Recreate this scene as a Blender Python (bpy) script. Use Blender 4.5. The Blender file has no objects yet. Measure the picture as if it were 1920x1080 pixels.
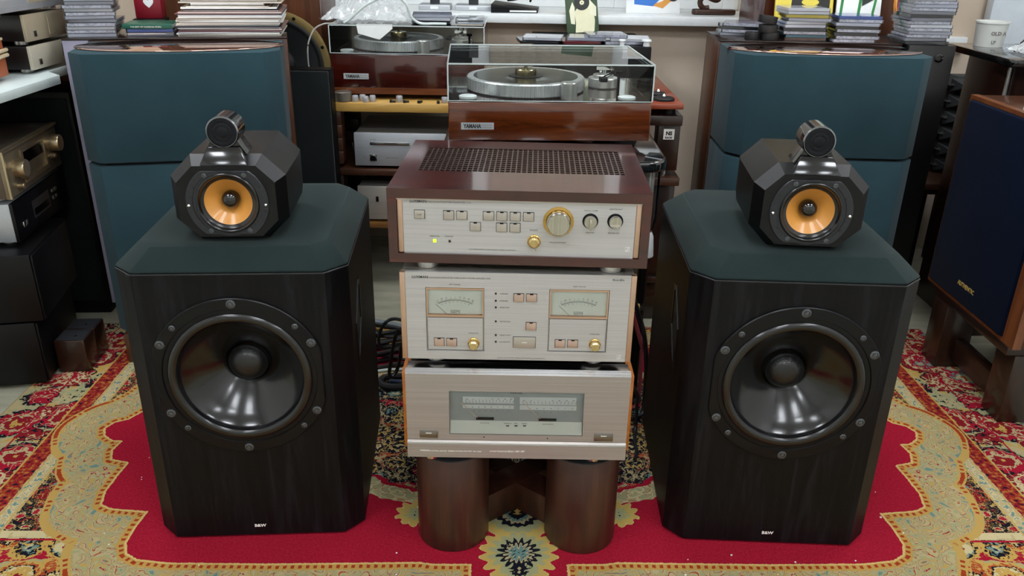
import bpy, bmesh, math, random
import numpy as np
from mathutils import Vector, Matrix
random.seed(7)
SC = bpy.context.scene
COL = SC.collection
PI = math.pi
R_ = math.radians

# ------------------------------------------------------------------ camera
FPX, PITCH, ROLL, CAMH = 1540.0, R_(23.4), R_(1.0), 1.28
_F = Vector((0, math.cos(PITCH), -math.sin(PITCH)))
_U0 = Vector((0, math.sin(PITCH), math.cos(PITCH)))
_X = Vector((1, 0, 0))
_R = _X * math.cos(ROLL) + _U0 * math.sin(ROLL)
_U = _X * -math.sin(ROLL) + _U0 * math.cos(ROLL)
_C = Vector((0, 0, CAMH))
cam_data = bpy.data.cameras.new('camera')
cam = bpy.data.objects.new('camera', cam_data)
COL.objects.link(cam)
cam_data.sensor_width = 36.0
cam_data.lens = 36.0 * FPX / 1920.0
cam_data.clip_start = 0.05
cam.matrix_world = Matrix(((_R.x, _U.x, -_F.x, _C.x), (_R.y, _U.y, -_F.y, _C.y), (_R.z, _U.z, -_F.z, _C.z), (0, 0, 0, 1)))
SC.camera = cam
SC.view_settings.view_transform = 'Standard'
SC.view_settings.look = 'None'
SC.view_settings.gamma = 1.0
SC.view_settings.use_curve_mapping = False
SC.view_settings.exposure = 0.55
w = bpy.data.worlds.new('world')
SC.world = w
w.use_nodes = True
w.node_tree.nodes['Background'].inputs[0].default_value = (0.8, 0.85, 1.0, 1)
w.node_tree.nodes['Background'].inputs[1].default_value = 0.25
LAMP_POWER = 15.0            # emission of the ceiling panels
CEIL = 2.75
# ceiling panels (x, y): the room's own lights
CEILING_PANELS = [(-1.3, 0.4), (0.2, 0.4), (1.7, 0.4), (-1.3, 2.4), (0.2, 2.4), (1.7, 2.4), (-1.3, -1.5), (0.2, -1.5), (1.7, -1.5)]

def ray(u, v): return _F + _R * ((u - 960) / FPX) - _U * ((v - 540) / FPX)
def aty(u, v, y):
    d = ray(u, v); return _C + d * (y / d.y)
def atz(u, v, z):
    d = ray(u, v); return _C + d * ((z - CAMH) / d.z)
def atx(u, v, x):
    d = ray(u, v); return _C + d * (x / d.x)

# ------------------------------------------------------------------ materials
def lin(h):
    if isinstance(h, (tuple, list)): return tuple(h[:3]) + (1,)
    h = h.lstrip('#')
    c = [int(h[i:i + 2], 16) / 255 for i in (0, 2, 4)]
    return tuple((x / 12.92 if x <= .04045 else ((x + .055) / 1.055) ** 2.4) for x in c) + (1,)

class NT:
    """small helper around a material's node tree"""
    def __init__(s, name):
        s.m = bpy.data.materials.new(name); s.m.use_nodes = True
        s.t = s.m.node_tree; s.b = s.t.nodes['Principled BSDF']
        s.out = s.t.nodes['Material Output']
    def n(s, typ, **kw):
        nd = s.t.nodes.new(typ)
        for k, v in kw.items(): setattr(nd, k, v)
        return nd
    def l(s, a, b): s.t.links.new(a, b)
    def val(s, sock, v):
        if hasattr(v, 'is_output') or isinstance(v, bpy.types.NodeSocket): s.l(v, sock)
        else: sock.default_value = v
    def math(s, op, a, b=None, c=None, clamp=False):
        nd = s.n('ShaderNodeMath', operation=op); nd.use_clamp = clamp
        s.val(nd.inputs[0], a)
        if b is not None: s.val(nd.inputs[1], b)
        if c is not None: s.val(nd.inputs[2], c)
        return nd.outputs[0]
    def mix(s, f, a, b, mode='MIX'):
        nd = s.n('ShaderNodeMix', data_type='RGBA', blend_type=mode)
        s.val(nd.inputs[0], f); s.val(nd.inputs[6], a); s.val(nd.inputs[7], b)
        return nd.outputs[2]
    def ramp(s, f, stops, interp='LINEAR'):
        nd = s.n('ShaderNodeValToRGB'); cr = nd.color_ramp; cr.interpolation = interp
        while len(cr.elements) < len(stops): cr.elements.new(.5)
        for e, (p, c) in zip(cr.elements, stops): e.position = p; e.color = lin(c)
        s.val(nd.inputs[0], f); return nd.outputs[0]
    def coord(s, kind='Object', scale=(1, 1, 1), loc=(0, 0, 0), rot=(0, 0, 0)):
        tc = s.n('ShaderNodeTexCoord'); mp = s.n('ShaderNodeMapping')
        mp.inputs['Scale'].default_value = scale; mp.inputs['Location'].default_value = loc; mp.inputs['Rotation'].default_value = rot
        s.l(tc.outputs[kind], mp.inputs[0]); return mp.outputs[0]
    def noise(s, vec, scale=5, detail=3, rough=.5, dist=0):
        nd = s.n('ShaderNodeTexNoise'); nd.inputs['Scale'].default_value = scale; nd.inputs['Detail'].default_value = detail
        nd.inputs['Roughness'].default_value = rough; nd.inputs['Distortion'].default_value = dist
        if vec is not None: s.l(vec, nd.inputs['Vector'])
        return nd.outputs['Fac'], nd.outputs['Color']
    def bump(s, h, strength=.2, dist=.002):
        nd = s.n('ShaderNodeBump'); nd.inputs['Strength'].default_value = strength; nd.inputs['Distance'].default_value = dist
        s.l(h, nd.inputs['Height']); s.l(nd.outputs[0], s.b.inputs['Normal'])
    def set(s, **kw):
        names = dict(color='Base Color', rough='Roughness', metal='Metallic', coat='Coat Weight', coatr='Coat Roughness', spec='Specular IOR Level',
                     trans='Transmission Weight', ior='IOR', alpha='Alpha', emis='Emission Color', emiss='Emission Strength', sheen='Sheen Weight')
        for k, v in kw.items(): s.val(s.b.inputs[names[k]], lin(v) if isinstance(v, str) else v)
        return s

MATS = {}
def mat(name, color='#808080', rough=.5, metal=0., **kw):
    if name in MATS: return MATS[name]
    n = NT(name); n.set(color=color, rough=rough, metal=metal, **kw)
    # slight mottling so no surface is perfectly flat in colour
    f, _ = n.noise(n.coord(), 35, 3)
    c = lin(color)
    n.l(n.mix(f, tuple(x * .92 for x in c[:3]) + (1,), tuple(min(1, x * 1.07) for x in c[:3]) + (1,)), n.b.inputs['Base Color'])
    MATS[name] = n.m; return n.m
def fabric(name, c1, c2, scale=900, spec=.12, sheen=.06):
    n = NT(name); f, _ = n.noise(n.coord(), scale, 2, .7); g, _ = n.noise(n.coord(), 6, 3)
    f2 = n.math('MULTIPLY_ADD', f, .75, n.math('MULTIPLY', g, .25))
    n.set(color=n.ramp(f2, [(.3, c1), (.7, c2)]), rough=.95, spec=spec, sheen=sheen)
    n.bump(f, .35, .001); MATS[name] = n.m; return n.m
def wood(name, dark, mid, light, axis='x', rough=.35, coat=0., scale=1., bump=.05, contrast=(.3, .52, .72), spec=.5):
    n = NT(name); k = {'x': (1.6, 22, 22), 'y': (22, 1.6, 22), 'z': (22, 22, 1.6)}[axis]
    v = n.coord(scale=tuple(a * scale for a in k))
    f, _ = n.noise(v, 1.6, 5, .6, 1.2)
    g, _ = n.noise(n.coord(scale=tuple(a * scale * 6 for a in k)), 2, 3, .6)
    h = n.math('MULTIPLY_ADD', f, .8, n.math('MULTIPLY', g, .2))
    n.set(color=n.ramp(h, [(contrast[0], dark), (contrast[1], mid), (contrast[2], light)]), rough=rough, coat=coat, coatr=.06, spec=spec)
    n.bump(g, bump, .001); MATS[name] = n.m; return n.m
def brushed(name, c1, c2, axis='x', rough=.32, metal=1.0, bump=.04):
    n = NT(name); k = {'x': (3, 500, 500), 'y': (500, 3, 500), 'z': (500, 500, 3)}[axis]
    f, _ = n.noise(n.coord(scale=k), 1, 3, .6)
    n.set(color=n.ramp(f, [(.3, c1), (.7, c2)]), metal=metal, rough=n.math('MULTIPLY_ADD', f, .15, rough - .07))
    n.bump(f, bump, .0005); MATS[name] = n.m; return n.m
def clear(name, tint='#f4fbfa', rough=.02, ior=1.45, amount=.0, edge=None):
    """thin clear plastic: fresnel reflection over straight-through transmission"""
    n = NT(name); tr = n.n('ShaderNodeBsdfTransparent'); gl = n.n('ShaderNodeBsdfGlossy'); fr = n.n('ShaderNodeFresnel'); mx = n.n('ShaderNodeMixShader')
    tr.inputs[0].default_value = lin(tint); gl.inputs['Roughness'].default_value = rough; fr.inputs[0].default_value = ior
    g, _ = n.noise(n.coord(), 12, 3)
    n.l(n.math('ADD', fr.outputs[0], n.math('MULTIPLY', g, amount), clamp=True), mx.inputs[0]); n.l(tr.outputs[0], mx.inputs[1]); n.l(gl.outputs[0], mx.inputs[2]); n.l(mx.outputs[0], n.out.inputs[0])
    MATS[name] = n.m; return n.m
def glow(name, color, s):
    n = NT(name); n.set(color=color, emis=color, emiss=s); MATS[name] = n.m; return n.m

# ------------------------------------------------------------------ mesh helpers
def B(): return bmesh.new()
def box(bm, x0, x1, y0, y1, z0, z1, M=None):
    vs = [bm.verts.new((x, y, z)) for x in (x0, x1) for y in (y0, y1) for z in (z0, z1)]
    for f in ((0, 1, 3, 2), (4, 6, 7, 5), (0, 4, 5, 1), (2, 3, 7, 6), (0, 2, 6, 4), (1, 5, 7, 3)): bm.faces.new([vs[i] for i in f])
    if M is not None: bmesh.ops.transform(bm, matrix=M, verts=vs)
    return vs
def loft(bm, rings, cap0=True, cap1=True, close=True):
    rs = [[bm.verts.new(p) for p in r] for r in rings]
    n = len(rs[0])
    for a, b in zip(rs, rs[1:]):
        for i in range(n if close else n - 1):
            j = (i + 1) % n; bm.faces.new((a[i], a[j], b[j], b[i]))
    if cap0: bm.faces.new(rs[0][::-1])
    if cap1: bm.faces.new(rs[-1])
    return [v for r in rs for v in r]
def prism(bm, poly, a, b, axis='z', M=None):
    def P(p, t): return {'z': (p[0], p[1], t), 'y': (p[0], t, p[1]), 'x': (t, p[0], p[1])}[axis]
    vs = loft(bm, [[P(p, a) for p in poly], [P(p, b) for p in poly]])
    if M is not None: bmesh.ops.transform(bm, matrix=M, verts=vs)
    return vs
def circ(r, n=24, cx=0, cy=0, a0=0): return [(cx + r * math.cos(a0 + 2 * PI * i / n), cy + r * math.sin(a0 + 2 * PI * i / n)) for i in range(n)]
AX = {'z': Matrix.Identity(4), 'y': Matrix.Rotation(R_(90), 4, 'X'), 'x': Matrix.Rotation(R_(90), 4, 'Y')}
# axis 'y': the local +z of the profile points to -y (towards the viewer)
def lathe(bm, prof, n=32, c=(0, 0, 0), axis='z', cap0=True, cap1=True):
    rings = [[(r * math.cos(2 * PI * i / n), r * math.sin(2 * PI * i / n), z) for i in range(n)] for r, z in prof]
    vs = loft(bm, rings, cap0, cap1)
    bmesh.ops.transform(bm, matrix=Matrix.Translation(c) @ AX[axis], verts=vs)
    return vs
def cyl(bm, r, h, c=(0, 0, 0), axis='z', n=24, r2=None): return lathe(bm, [(r, 0), (r if r2 is None else r2, h)], n, c, axis)
def rrect(x0, x1, y0, y1, r, n=4):
    p = []
    for cx, cy, a in ((x1 - r, y1 - r, 0), (x0 + r, y1 - r, 90), (x0 + r, y0 + r, 180), (x1 - r, y0 + r, 270)):
        for i in range(n + 1): t = R_(a + 90 * i / n); p.append((cx + r * math.cos(t), cy + r * math.sin(t)))
    return p
def catmull(pts, sub=8):
    P = [Vector(p) for p in pts]; P = [P[0] * 2 - P[1]] + P + [P[-1] * 2 - P[-2]]; o = []
    for i in range(1, len(P) - 2):
        a, b, c, d = P[i - 1:i + 3]
        for k in range(sub):
            t = k / sub; o.append(.5 * ((2 * b) + (c - a) * t + (2 * a - 5 * b + 4 * c - d) * t * t + (3 * b - a - 3 * c + d) * t ** 3))
    o.append(P[-2]); return o
def tube(bm, pts, r, n=8, smooth=True, sub=8):
    p = catmull(pts, sub) if smooth and len(pts) > 2 else [Vector(q) for q in pts]
    rings = []; up = Vector((0.13, .21, 1)).normalized()
    for i, q in enumerate(p):
        t = (p[min(i + 1, len(p) - 1)] - p[max(i - 1, 0)]).normalized()
        a = t.cross(up)
        if a.length < .05: a = t.cross(Vector((1, .2, 0)))
        a.normalize(); b = t.cross(a).normalized()
        rr = r[i] if isinstance(r, list) else r
        rings.append([tuple(q + a * rr * math.cos(2 * PI * k / n) + b * rr * math.sin(2 * PI * k / n)) for k in range(n)])
    return loft(bm, rings)
def holed(bm, outer, r, y, n=64, c=(0, 0)):
    """flat plate in x/z at depth y: convex outer outline with a round hole; returns hole verts"""
    ang = sorted(set([round(2 * PI * i / n, 5) for i in range(n)] + [round(math.atan2(p[1] - c[1], p[0] - c[0]) % (2 * PI), 5) for p in outer]))
    def hit(a):
        d = (math.cos(a), math.sin(a)); best = None
        for i in range(len(outer)):
            p, q = outer[i], outer[(i + 1) % len(outer)]
            px, py, ex, ey = p[0] - c[0], p[1] - c[1], q[0] - p[0], q[1] - p[1]
            den = d[0] * ey - d[1] * ex
            if abs(den) < 1e-12: continue
            t = (px * ey - py * ex) / den; s = (px * d[1] - py * d[0]) / den
            if t > 0 and -1e-4 <= s <= 1 + 1e-4 and (best is None or t > best): best = t
        return (c[0] + d[0] * best, y, c[1] + d[1] * best)
    o = [bm.verts.new(hit(a)) for a in ang]; h = [bm.verts.new((c[0] + r * math.cos(a), y, c[1] + r * math.sin(a))) for a in ang]
    for i in range(len(ang)):
        j = (i + 1) % len(ang); bm.faces.new((o[i], o[j], h[j], h[i]))
    return o, h
def finish(bm, bevel=0, seg=2, angle=35):
    bmesh.ops.recalc_face_normals(bm, faces=bm.faces)
    if bevel:
        es = [e for e in bm.edges if len(e.link_faces) == 2 and e.calc_face_angle(0) > R_(28)]
        bmesh.ops.bevel(bm, geom=es, offset=bevel, segments=seg, profile=.5, affect='EDGES', clamp_overlap=True)
def mesh(name, bm, m, bevel=0, seg=2, angle=35):
    finish(bm, bevel, seg)
    me = bpy.data.meshes.new(name); bm.to_mesh(me); bm.free()
    for k in (m if isinstance(m, (list, tuple)) else [m]): me.materials.append(k)
    me.shade_smooth(); me.set_sharp_from_angle(angle=R_(angle))
    return me
def obj(name, bm, m, parent=None, loc=(0, 0, 0), rot=(0, 0, 0), bevel=0, seg=2, angle=35):
    me = bm if isinstance(bm, bpy.types.Mesh) else mesh(name, bm, m, bevel, seg, angle)
    o = bpy.data.objects.new(name, me); COL.objects.link(o); o.location = loc; o.rotation_euler = rot
    if parent is not None: o.parent = parent
    return o
def tag(o, label=None, cat=None, group=None, kind=None):
    if label: o['label'] = label
    if cat: o['category'] = cat
    if group: o['group'] = group
    if kind: o['kind'] = kind
    return o
def thing(name, label, cat, loc=(0, 0, 0), rz=0, group=None):
    o = bpy.data.objects.new(name, None); COL.objects.link(o); o.empty_display_size = .05
    o.location = loc; o.rotation_euler = (0, 0, rz); return tag(o, label, cat, group)
def struct(name, bm, m, parent=None, **kw):
    o = obj(name, bm, m, parent, **kw)
    if parent is None: o['kind'] = 'structure'
    return o
def copy_tree(o, parent=None):
    c = o.copy(); COL.objects.link(c); c.parent = parent
    for ch in list(o.children): copy_tree(ch, c)
    return c
def text(s, size, m, parent, loc, rot=(R_(90), 0, 0), ax='LEFT', name='lettering', sx=1., ext=.0002, bold=0):
    cu = bpy.data.curves.new('txt', 'FONT'); cu.body = s; cu.size = size; cu.align_x = ax; cu.extrude = ext; cu.offset = bold; cu.resolution_u = 2
    t = bpy.data.objects.new('txt', cu); COL.objects.link(t)
    dg = bpy.context.evaluated_depsgraph_get(); dg.update()
    me = bpy.data.meshes.new_from_object(t.evaluated_get(dg)); bpy.data.objects.remove(t); bpy.data.curves.remove(cu)
    me.name = name; me.materials.clear(); me.materials.append(m)
    o = bpy.data.objects.new(name, me); COL.objects.link(o); o.location = loc; o.rotation_euler = rot; o.scale = (sx, 1, 1)
    if parent is not None: o.parent = parent
    return o

# ------------------------------------------------------------------ shared materials
fabric('teal_cloth', '#1a2d33', '#304a52'); fabric('cap_cloth', '#141d1c', '#233130', 1200); fabric('navy_cloth', '#040914', '#0b162d', 900, .05, 0.02)
fabric('dark_cloth', '#0e1112', '#1d2223', 700)
wood('black_ash', '#030304', '#08080a', '#1b1b1f', 'z', .5, 0, 1.2, .3, (.36, .52, .74), .2)
wood('rosewood', '#1c0604', '#3a0f0a', '#551a10', 'x', .22, .9, 1.0, .02); wood('rosewood_y', '#1c0604', '#3a0f0a', '#551a10', 'y', .22, .9, 1.0, .02)
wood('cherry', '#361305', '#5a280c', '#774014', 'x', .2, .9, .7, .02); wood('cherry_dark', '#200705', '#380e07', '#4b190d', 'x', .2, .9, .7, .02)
wood('walnut_z', '#2b150a', '#43230f', '#5a3217', 'z', .38, .15, 1.0, .05); wood('brown_x', '#26140b', '#3b2112', '#50301b', 'x', .4, .2); wood('brown_z', '#2a170c', '#3f2514', '#52331e', 'z', .4, .2)
wood('pedestal', '#22100a', '#391c12', '#4b2b1d', 'z', .4, .12, .8, .04)
wood('pine', '#a37c3c', '#bb944e', '#c9a866', 'x', .35, .3, .8); wood('orange_side', '#8a4a16', '#a8601f', '#bb742c', 'y', .35, .3)
wood('red_plate', '#6a2a16', '#86381f', '#97472a', 'x', .3, .4); wood('espresso', '#120807', '#1f0f0b', '#2c1711', 'x', .3, .3); wood('espresso_z', '#140a07', '#241209', '#351c10', 'z', .35, .3)
wood('cabinet_wood', '#2d1409', '#4a2610', '#63381a', 'z', .4, .2, .6)
brushed('silver_panel', '#aeacaa', '#c0bebc', 'x', .38, .45); brushed('champagne', '#b3ada2', '#c4beb4', 'x', .34, .6); brushed('steel', '#a8a8a8', '#c4c4c4', 'x', .25); brushed('satin', '#c3c2be', '#d4d3cf', 'z', .3, .7)
brushed('grey_steel', '#7c7a76', '#94918c', 'x', .35); brushed('yamaha_panel', '#9a938d', '#aba49e', 'x', .36, .5)
mat('black', '#060607', .45, spec=.22); mat('black_gloss', '#070708', .12, coat=.6); mat('black_satin', '#08080a', .36, spec=.26); mat('rubber', '#0a0a0a', .6); mat('void', '#020202', .9)
mat('dark_grey', '#26282b', .4); mat('baffle_grey', '#1d1e23', .3); mat('white', '#e6e9e8', .4); mat('white_plastic', '#dfe4e4', .35); mat('pale_table', '#c6d2cf', .35)
mat('gold', '#c9a25a', .22, 1.0); mat('rose_gold', '#cfa07f', .25, 1.0); mat('chrome', '#d8d8d8', .1, 1.0); mat('copper_mirror', '#dcb9ab', .05, 1.0)
mat('kevlar', '#c98a3c', .38, 0, coat=.2); mat('cone_black', '#060607', .2, coat=.35, coatr=.12); mat('surround', '#0c0c0e', .22, coat=.3)
mat('ink', '#24221f', .6); mat('ink_soft', '#6b665f', .6); mat('white_ink', '#e8e6e0', .5); mat('button', '#b7b0a6', .35, .6); mat('button_pink', '#c2a99a', .35, .6)
clear('acrylic', '#fcfefd', .01, 1.33, .0); clear('thin_glass', '#fdfefe', .01, 1.25)
n = NT('bag_film'); f, _ = n.noise(n.coord(), 30, 3); n.set(color='#e8eeee', rough=.12, spec=.8, alpha=n.math('MULTIPLY_ADD', f, .35, .12)); MATS['bag_film'] = n.m
mat('plate_grey', '#b4b8ba', .35, .3)
# ================================================================== the room
XL, XR, YB, YF = -2.35, 2.35, 3.55, -3.0
FZ = -0.008
n = NT('wall_paint'); f, _ = n.noise(n.coord(), 3, 4); g, _ = n.noise(n.coord(), 160, 2)
n.set(color=n.ramp(f, [(.3, '#c9b7a1'), (.7, '#d6c6b2')]), rough=.85); n.bump(g, .25, .001); WALLM = n.m
n = NT('floor_linoleum'); f, _ = n.noise(n.coord(scale=(1, 6, 1)), 4, 5, .6); n.set(color=n.ramp(f, [(.3, '#8b8a78'), (.7, '#a9a793')]), rough=.35); FLOORM = n.m
n = NT('ceiling_paint'); f, _ = n.noise(n.coord(), 30, 3); n.set(color=n.ramp(f, [(.2, '#dcdcd8'), (.8, '#e6e6e2')]), rough=.9); CEILM = n.m

b = B(); box(b, XL, XR, YF, YB, FZ - .1, FZ); struct('floor', b, FLOORM)
b = B(); box(b, XL, XR, YF, YB + .4, CEIL, CEIL + .1); struct('ceiling', b, CEILM)
b = B(); box(b, XL - .1, XL, YF, YB + .4, FZ - .1, CEIL); struct('wall_left', b, CEILM)
b = B(); box(b, XR, XR + .1, YF, YB + .4, FZ - .1, CEIL); struct('wall_right', b, CEILM)
b = B(); box(b, XL - .1, XR + .1, YF - .1, YF, FZ - .1, CEIL); struct('wall_front', b, CEILM)
WX0, WX1, WZ0, WZ1 = -1.15, 0.98, .945, 2.35
b = B()
box(b, XL, WX0, YB, YB + .4, FZ - .1, CEIL); box(b, WX1, XR, YB, YB + .4, FZ - .1, CEIL)
box(b, WX0, WX1, YB, YB + .4, FZ - .1, WZ0); box(b, WX0, WX1, YB, YB + .4, WZ1, CEIL)
struct('wall_back', b, WALLM)
# window: frame, sash rails, dark panes and vertical blind slats
b = B(); prism(b, rrect(WX0 + .01, WX1 - .01, 3.455, 3.86, .012), .945, .98)
struct('trim_1', b, MATS['white_plastic'], bevel=.004)
win = tag(bpy.data.objects.new('window_1', None), kind='structure'); COL.objects.link(win)
b = B()
for x0, x1 in ((WX0, WX0 + .07), (-.20, -.12), (.43, .51), (WX1 - .07, WX1)): box(b, x0, x1, 3.84, 3.90, .98, WZ1)
for z0, z1 in ((.98, 1.055), (WZ1 - .07, WZ1)): box(b, WX0 + .07, -.20, 3.842, 3.898, z0, z1); box(b, -.12, .43, 3.842, 3.898, z0, z1); box(b, .51, WX1 - .07, 3.842, 3.898, z0, z1)
obj('window_frame', b, MATS['white'], win, bevel=.004)
n = NT('night_glass'); n.set(color='#10141b', rough=.04, spec=.6); NG = n.m
for x0, x1 in ((WX0 + .07, -.20), (-.12, .43), (.51, WX1 - .07)):
    b = B(); box(b, x0, x1, 3.866, 3.874, 1.055, WZ1 - .07); obj('pane', b, NG, win)
n = NT('blind_cloth'); f, _ = n.noise(n.coord(scale=(1, 1, 12)), 20, 3); n.set(color=n.ramp(f, [(.3, '#a09888'), (.7, '#b5ada0')]), rough=.8); SLM = n.m
b = B()
pr = [(-.0345 + .069 * i / 6, -.012 * math.cos(PI * (i / 6 - .5))) for i in range(7)]
loft(b, [[(p[0], p[1], z) for p in pr + [(q[0], q[1] + .002) for q in pr[::-1]]] for z in (1.06, 2.25)])
slat = mesh('blind_slat', b, SLM)
for i in range(8): obj('blind_slat', slat, SLM, win, (-.085 + i * .069, 3.815, 0), (0, 0, R_(0)))

# ceiling panels
lampm = glow('lamp_diffuser', '#f4f8ff', LAMP_POWER)
for i, (x, y) in enumerate(CEILING_PANELS):
    t = thing('ceiling_lamp', 'square white light panel set in the ceiling', 'ceiling light', (x, y, CEIL), 0, 'light panels in the ceiling')
    b = B(); o_ = rrect(-.31, .31, -.31, .31, .01, 1); i_ = rrect(-.285, .285, -.285, .285, .008, 1)
    loft(b, [[(p[0], p[1], z) for p in q] for q, z in ((o_, 0), (o_, -.02), (i_, -.02), (i_, 0))], False, False)
    obj('frame', b, MATS['white'], t)
    b = B(); prism(b, i_, -.014, -.004); obj('diffuser', b, lampm, t)

# ================================================================== the rug
def sdf_poly(P, X, Y):
    P = np.array(P); D = np.full(X.shape, 9e9); S = np.zeros_like(X); ins = np.zeros(X.shape, bool); acc = 0.
    for i in range(len(P)):
        a, c = P[i], P[(i + 1) % len(P)]; e = c - a; L2 = e @ e
        t = np.clip(((X - a[0]) * e[0] + (Y - a[1]) * e[1]) / L2, 0, 1)
        d = np.hypot(X - a[0] - t * e[0], Y - a[1] - t * e[1]); k = d < D
        D = np.where(k, d, D); S = np.where(k, acc + t * math.sqrt(L2), S); acc += math.sqrt(L2)
        cond = ((a[1] > Y) != (c[1] > Y)); ins ^= cond & (X < (c[0] - a[0]) * (Y - a[1]) / (c[1] - a[1] + 1e-12) + a[0])
    return np.where(ins, -D, D), S
half = [(0, 2.50), (.5, 2.46), (.86, 2.36), (1.0, 2.2), (1.04, 2.08), (1.073, 2.03), (1.09, 2.0), (1.12, 1.985), (1.135, 1.955), (1.12, 1.92), (1.09, 1.897), (1.062, 1.895), (1.07, 1.85), (1.055, 1.81),
        (1.005, 1.797), (1.01, 1.745), (1.012, 1.675), (1.0, 1.625), (.97, 1.61), (.88, 1.60), (.886, 1.545), (.886, 1.49), (.87, 1.455), (.84, 1.437), (.77, 1.427), (.55, 1.424), (.22, 1.43), (.19, 1.424), (.105, 1.424), (.105, 1.30), (.16, 1.22), (.16, 1.1), (0, 1.02)]
RX0, RX1, RY0, RY1 = -1.46, 1.465, .78, 2.62
ST = .005
xs = np.arange(RX0, RX1 + 1e-6, ST); ys = np.arange(RY0, RY1 + 1e-6, ST)
X, Y = np.meshgrid(xs, ys); AX_ = np.abs(X)
Dd, Ss = sdf_poly(half + [(-p[0], p[1]) for p in half[::-1] if p[0] > 0], AX_, Y)
th = np.arctan2((Y - 2.0) / .38, X / .66)
med = (np.hypot(X / .66, (Y - 2.0) / .38) - 1 - .045 * np.abs(np.sin(7 * th))) * .42
def petal(cx, cy, r, k, amp, ph=0):
    a = np.arctan2(Y - cy, AX_ - cx if cx else X); return np.hypot((AX_ if cx else X) - cx, Y - cy) - r * (1 + amp * np.abs(np.sin(k * a + ph)))
pend = np.minimum.reduce([petal(0, 1.60, .088, 9, .1), petal(0, 1.46, .072, 8, .28), petal(0, 1.405, .05, 7, .3), petal(.245, 1.595, .034, 5, .45)])
wav = .008 * np.exp(-(((X + 1.345) / .028) ** 2 + ((Y - 2.535) / .028) ** 2)) + .0012 * (np.sin(X * 9 + Y * 5) * np.sin(Y * 11 - X * 3)) * 0
ny, nx = X.shape
co = np.stack([X, Y, wav], -1).reshape(-1, 3)
idx = np.arange(nx * ny).reshape(ny, nx)
q = np.stack([idx[:-1, :-1], idx[:-1, 1:], idx[1:, 1:], idx[1:, :-1]], -1).reshape(-1, 4)
me = bpy.data.meshes.new('rug')
edge = list(idx[0, :]) + list(idx[1:, -1]) + list(idx[-1, -2::-1]) + list(idx[-2:0:-1, 0])
base = len(co); low = co[edge].copy(); low[:, 2] = FZ - .0005
E_ = len(edge)
sk = [(edge[(i + 1) % E_], edge[i], base + i, base + (i + 1) % E_) for i in range(E_)]
allv = np.concatenate([co, low]); faces = np.concatenate([q, np.array(sk)])
me.vertices.add(len(allv)); me.vertices.foreach_set('co', allv.ravel())
me.loops.add(faces.size); me.loops.foreach_set('vertex_index', faces.ravel().astype(np.int32))
me.polygons.add(len(faces)); me.polygons.foreach_set('loop_start', np.arange(0, faces.size, 4, dtype=np.int32)); me.polygons.foreach_set('loop_total', np.full(len(faces), 4, np.int32))
me.update(calc_edges=True); me.validate()
for nm, A in (('fd', Dd), ('fs', Ss), ('md', med), ('pd', pend)):
    at = me.attributes.new(nm, 'FLOAT', 'POINT'); v = np.concatenate([A.ravel(), A.ravel()[np.array(edge)]]); at.data.foreach_set('value', v.astype(np.float32))
me.shade_smooth()

n = NT('persian_rug')
tc = n.n('ShaderNodeTexCoord'); sp = n.n('ShaderNodeSeparateXYZ'); n.l(tc.outputs['Object'], sp.inputs[0])
x, y = sp.outputs[0], sp.outputs[1]; ax = n.math('ABSOLUTE', x)
cb = n.n('ShaderNodeCombineXYZ'); n.l(ax, cb.inputs[0]); n.l(y, cb.inputs[1]); vec = cb.outputs[0]
def A(nm): a = n.n('ShaderNodeAttribute', attribute_name=nm); return a.outputs['Fac']
jit = n.math('MULTIPLY', n.math('SUBTRACT', n.noise(vec, 130, 2)[0], .5), .006)
fd, fs, md, pd = n.math('ADD', A('fd'), jit), A('fs'), A('md'), A('pd')
pd = n.math('ADD', pd, n.math('MULTIPLY', n.math('SUBTRACT', n.noise(vec, 55, 2)[0], .5), .022)); md = n.math('ADD', md, n.math('MULTIPLY', n.math('SUBTRACT', n.noise(vec, 40, 2)[0], .5), .03))
RED, DRED, CREAM, YEL, GRN, NAVY, RUST, TEAL, BEI = '#95142a', '#7c1821', '#bcae84', '#b3924c', '#959670', '#12151f', '#9c4526', '#63807a', '#ab9c74'
def warped(scale, amt, off=0.):
    v = n.n('ShaderNodeVectorMath', operation='MULTIPLY_ADD'); _, c = n.noise(vec, scale * 1.3, 2)
    n.l(c, v.inputs[0]); v.inputs[1].default_value = (amt,) * 3; n.l(vec, v.inputs[2]); return v.outputs[0]
def floral(scale, pal, pal2, vine, warp=.02, bgw=.5):
    v = warped(scale, warp)
    vo = n.n('ShaderNodeTexVoronoi'); vo.inputs['Scale'].default_value = scale; vo.inputs['Randomness'].default_value = .8; n.l(v, vo.inputs['Vector'])
    petals = n.math('ADD', vo.outputs['Distance'], n.math('MULTIPLY', n.math('SUBTRACT', n.noise(vec, scale * 7, 2)[0], .5), .42))
    c1 = n.ramp(petals, pal, 'CONSTANT'); c2 = n.ramp(petals, pal2, 'CONSTANT')
    sepc = n.n('ShaderNodeSeparateColor'); n.l(vo.outputs['Color'], sepc.inputs[0])
    c = n.mix(n.math('GREATER_THAN', sepc.outputs[0], .5), c1, c2)
    vn = n.math('ABSOLUTE', n.math('SUBTRACT', n.noise(vec, scale * 2.6, 1.5, .5, 1.5)[0], .5))
    return n.mix(n.math('MULTIPLY', n.math('LESS_THAN', vn, .022), n.math('GREATER_THAN', petals, .3)), c, lin(vine))
fl_spandrel = floral(24, [(0, YEL), (.1, CREAM), (.2, NAVY), (.3, DRED), (.55, NAVY), (.68, RUST)], [(0, RUST), (.12, RED), (.26, BEI), (.34, NAVY), (.6, DRED), (.75, TEAL)], YEL, .03)
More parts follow.
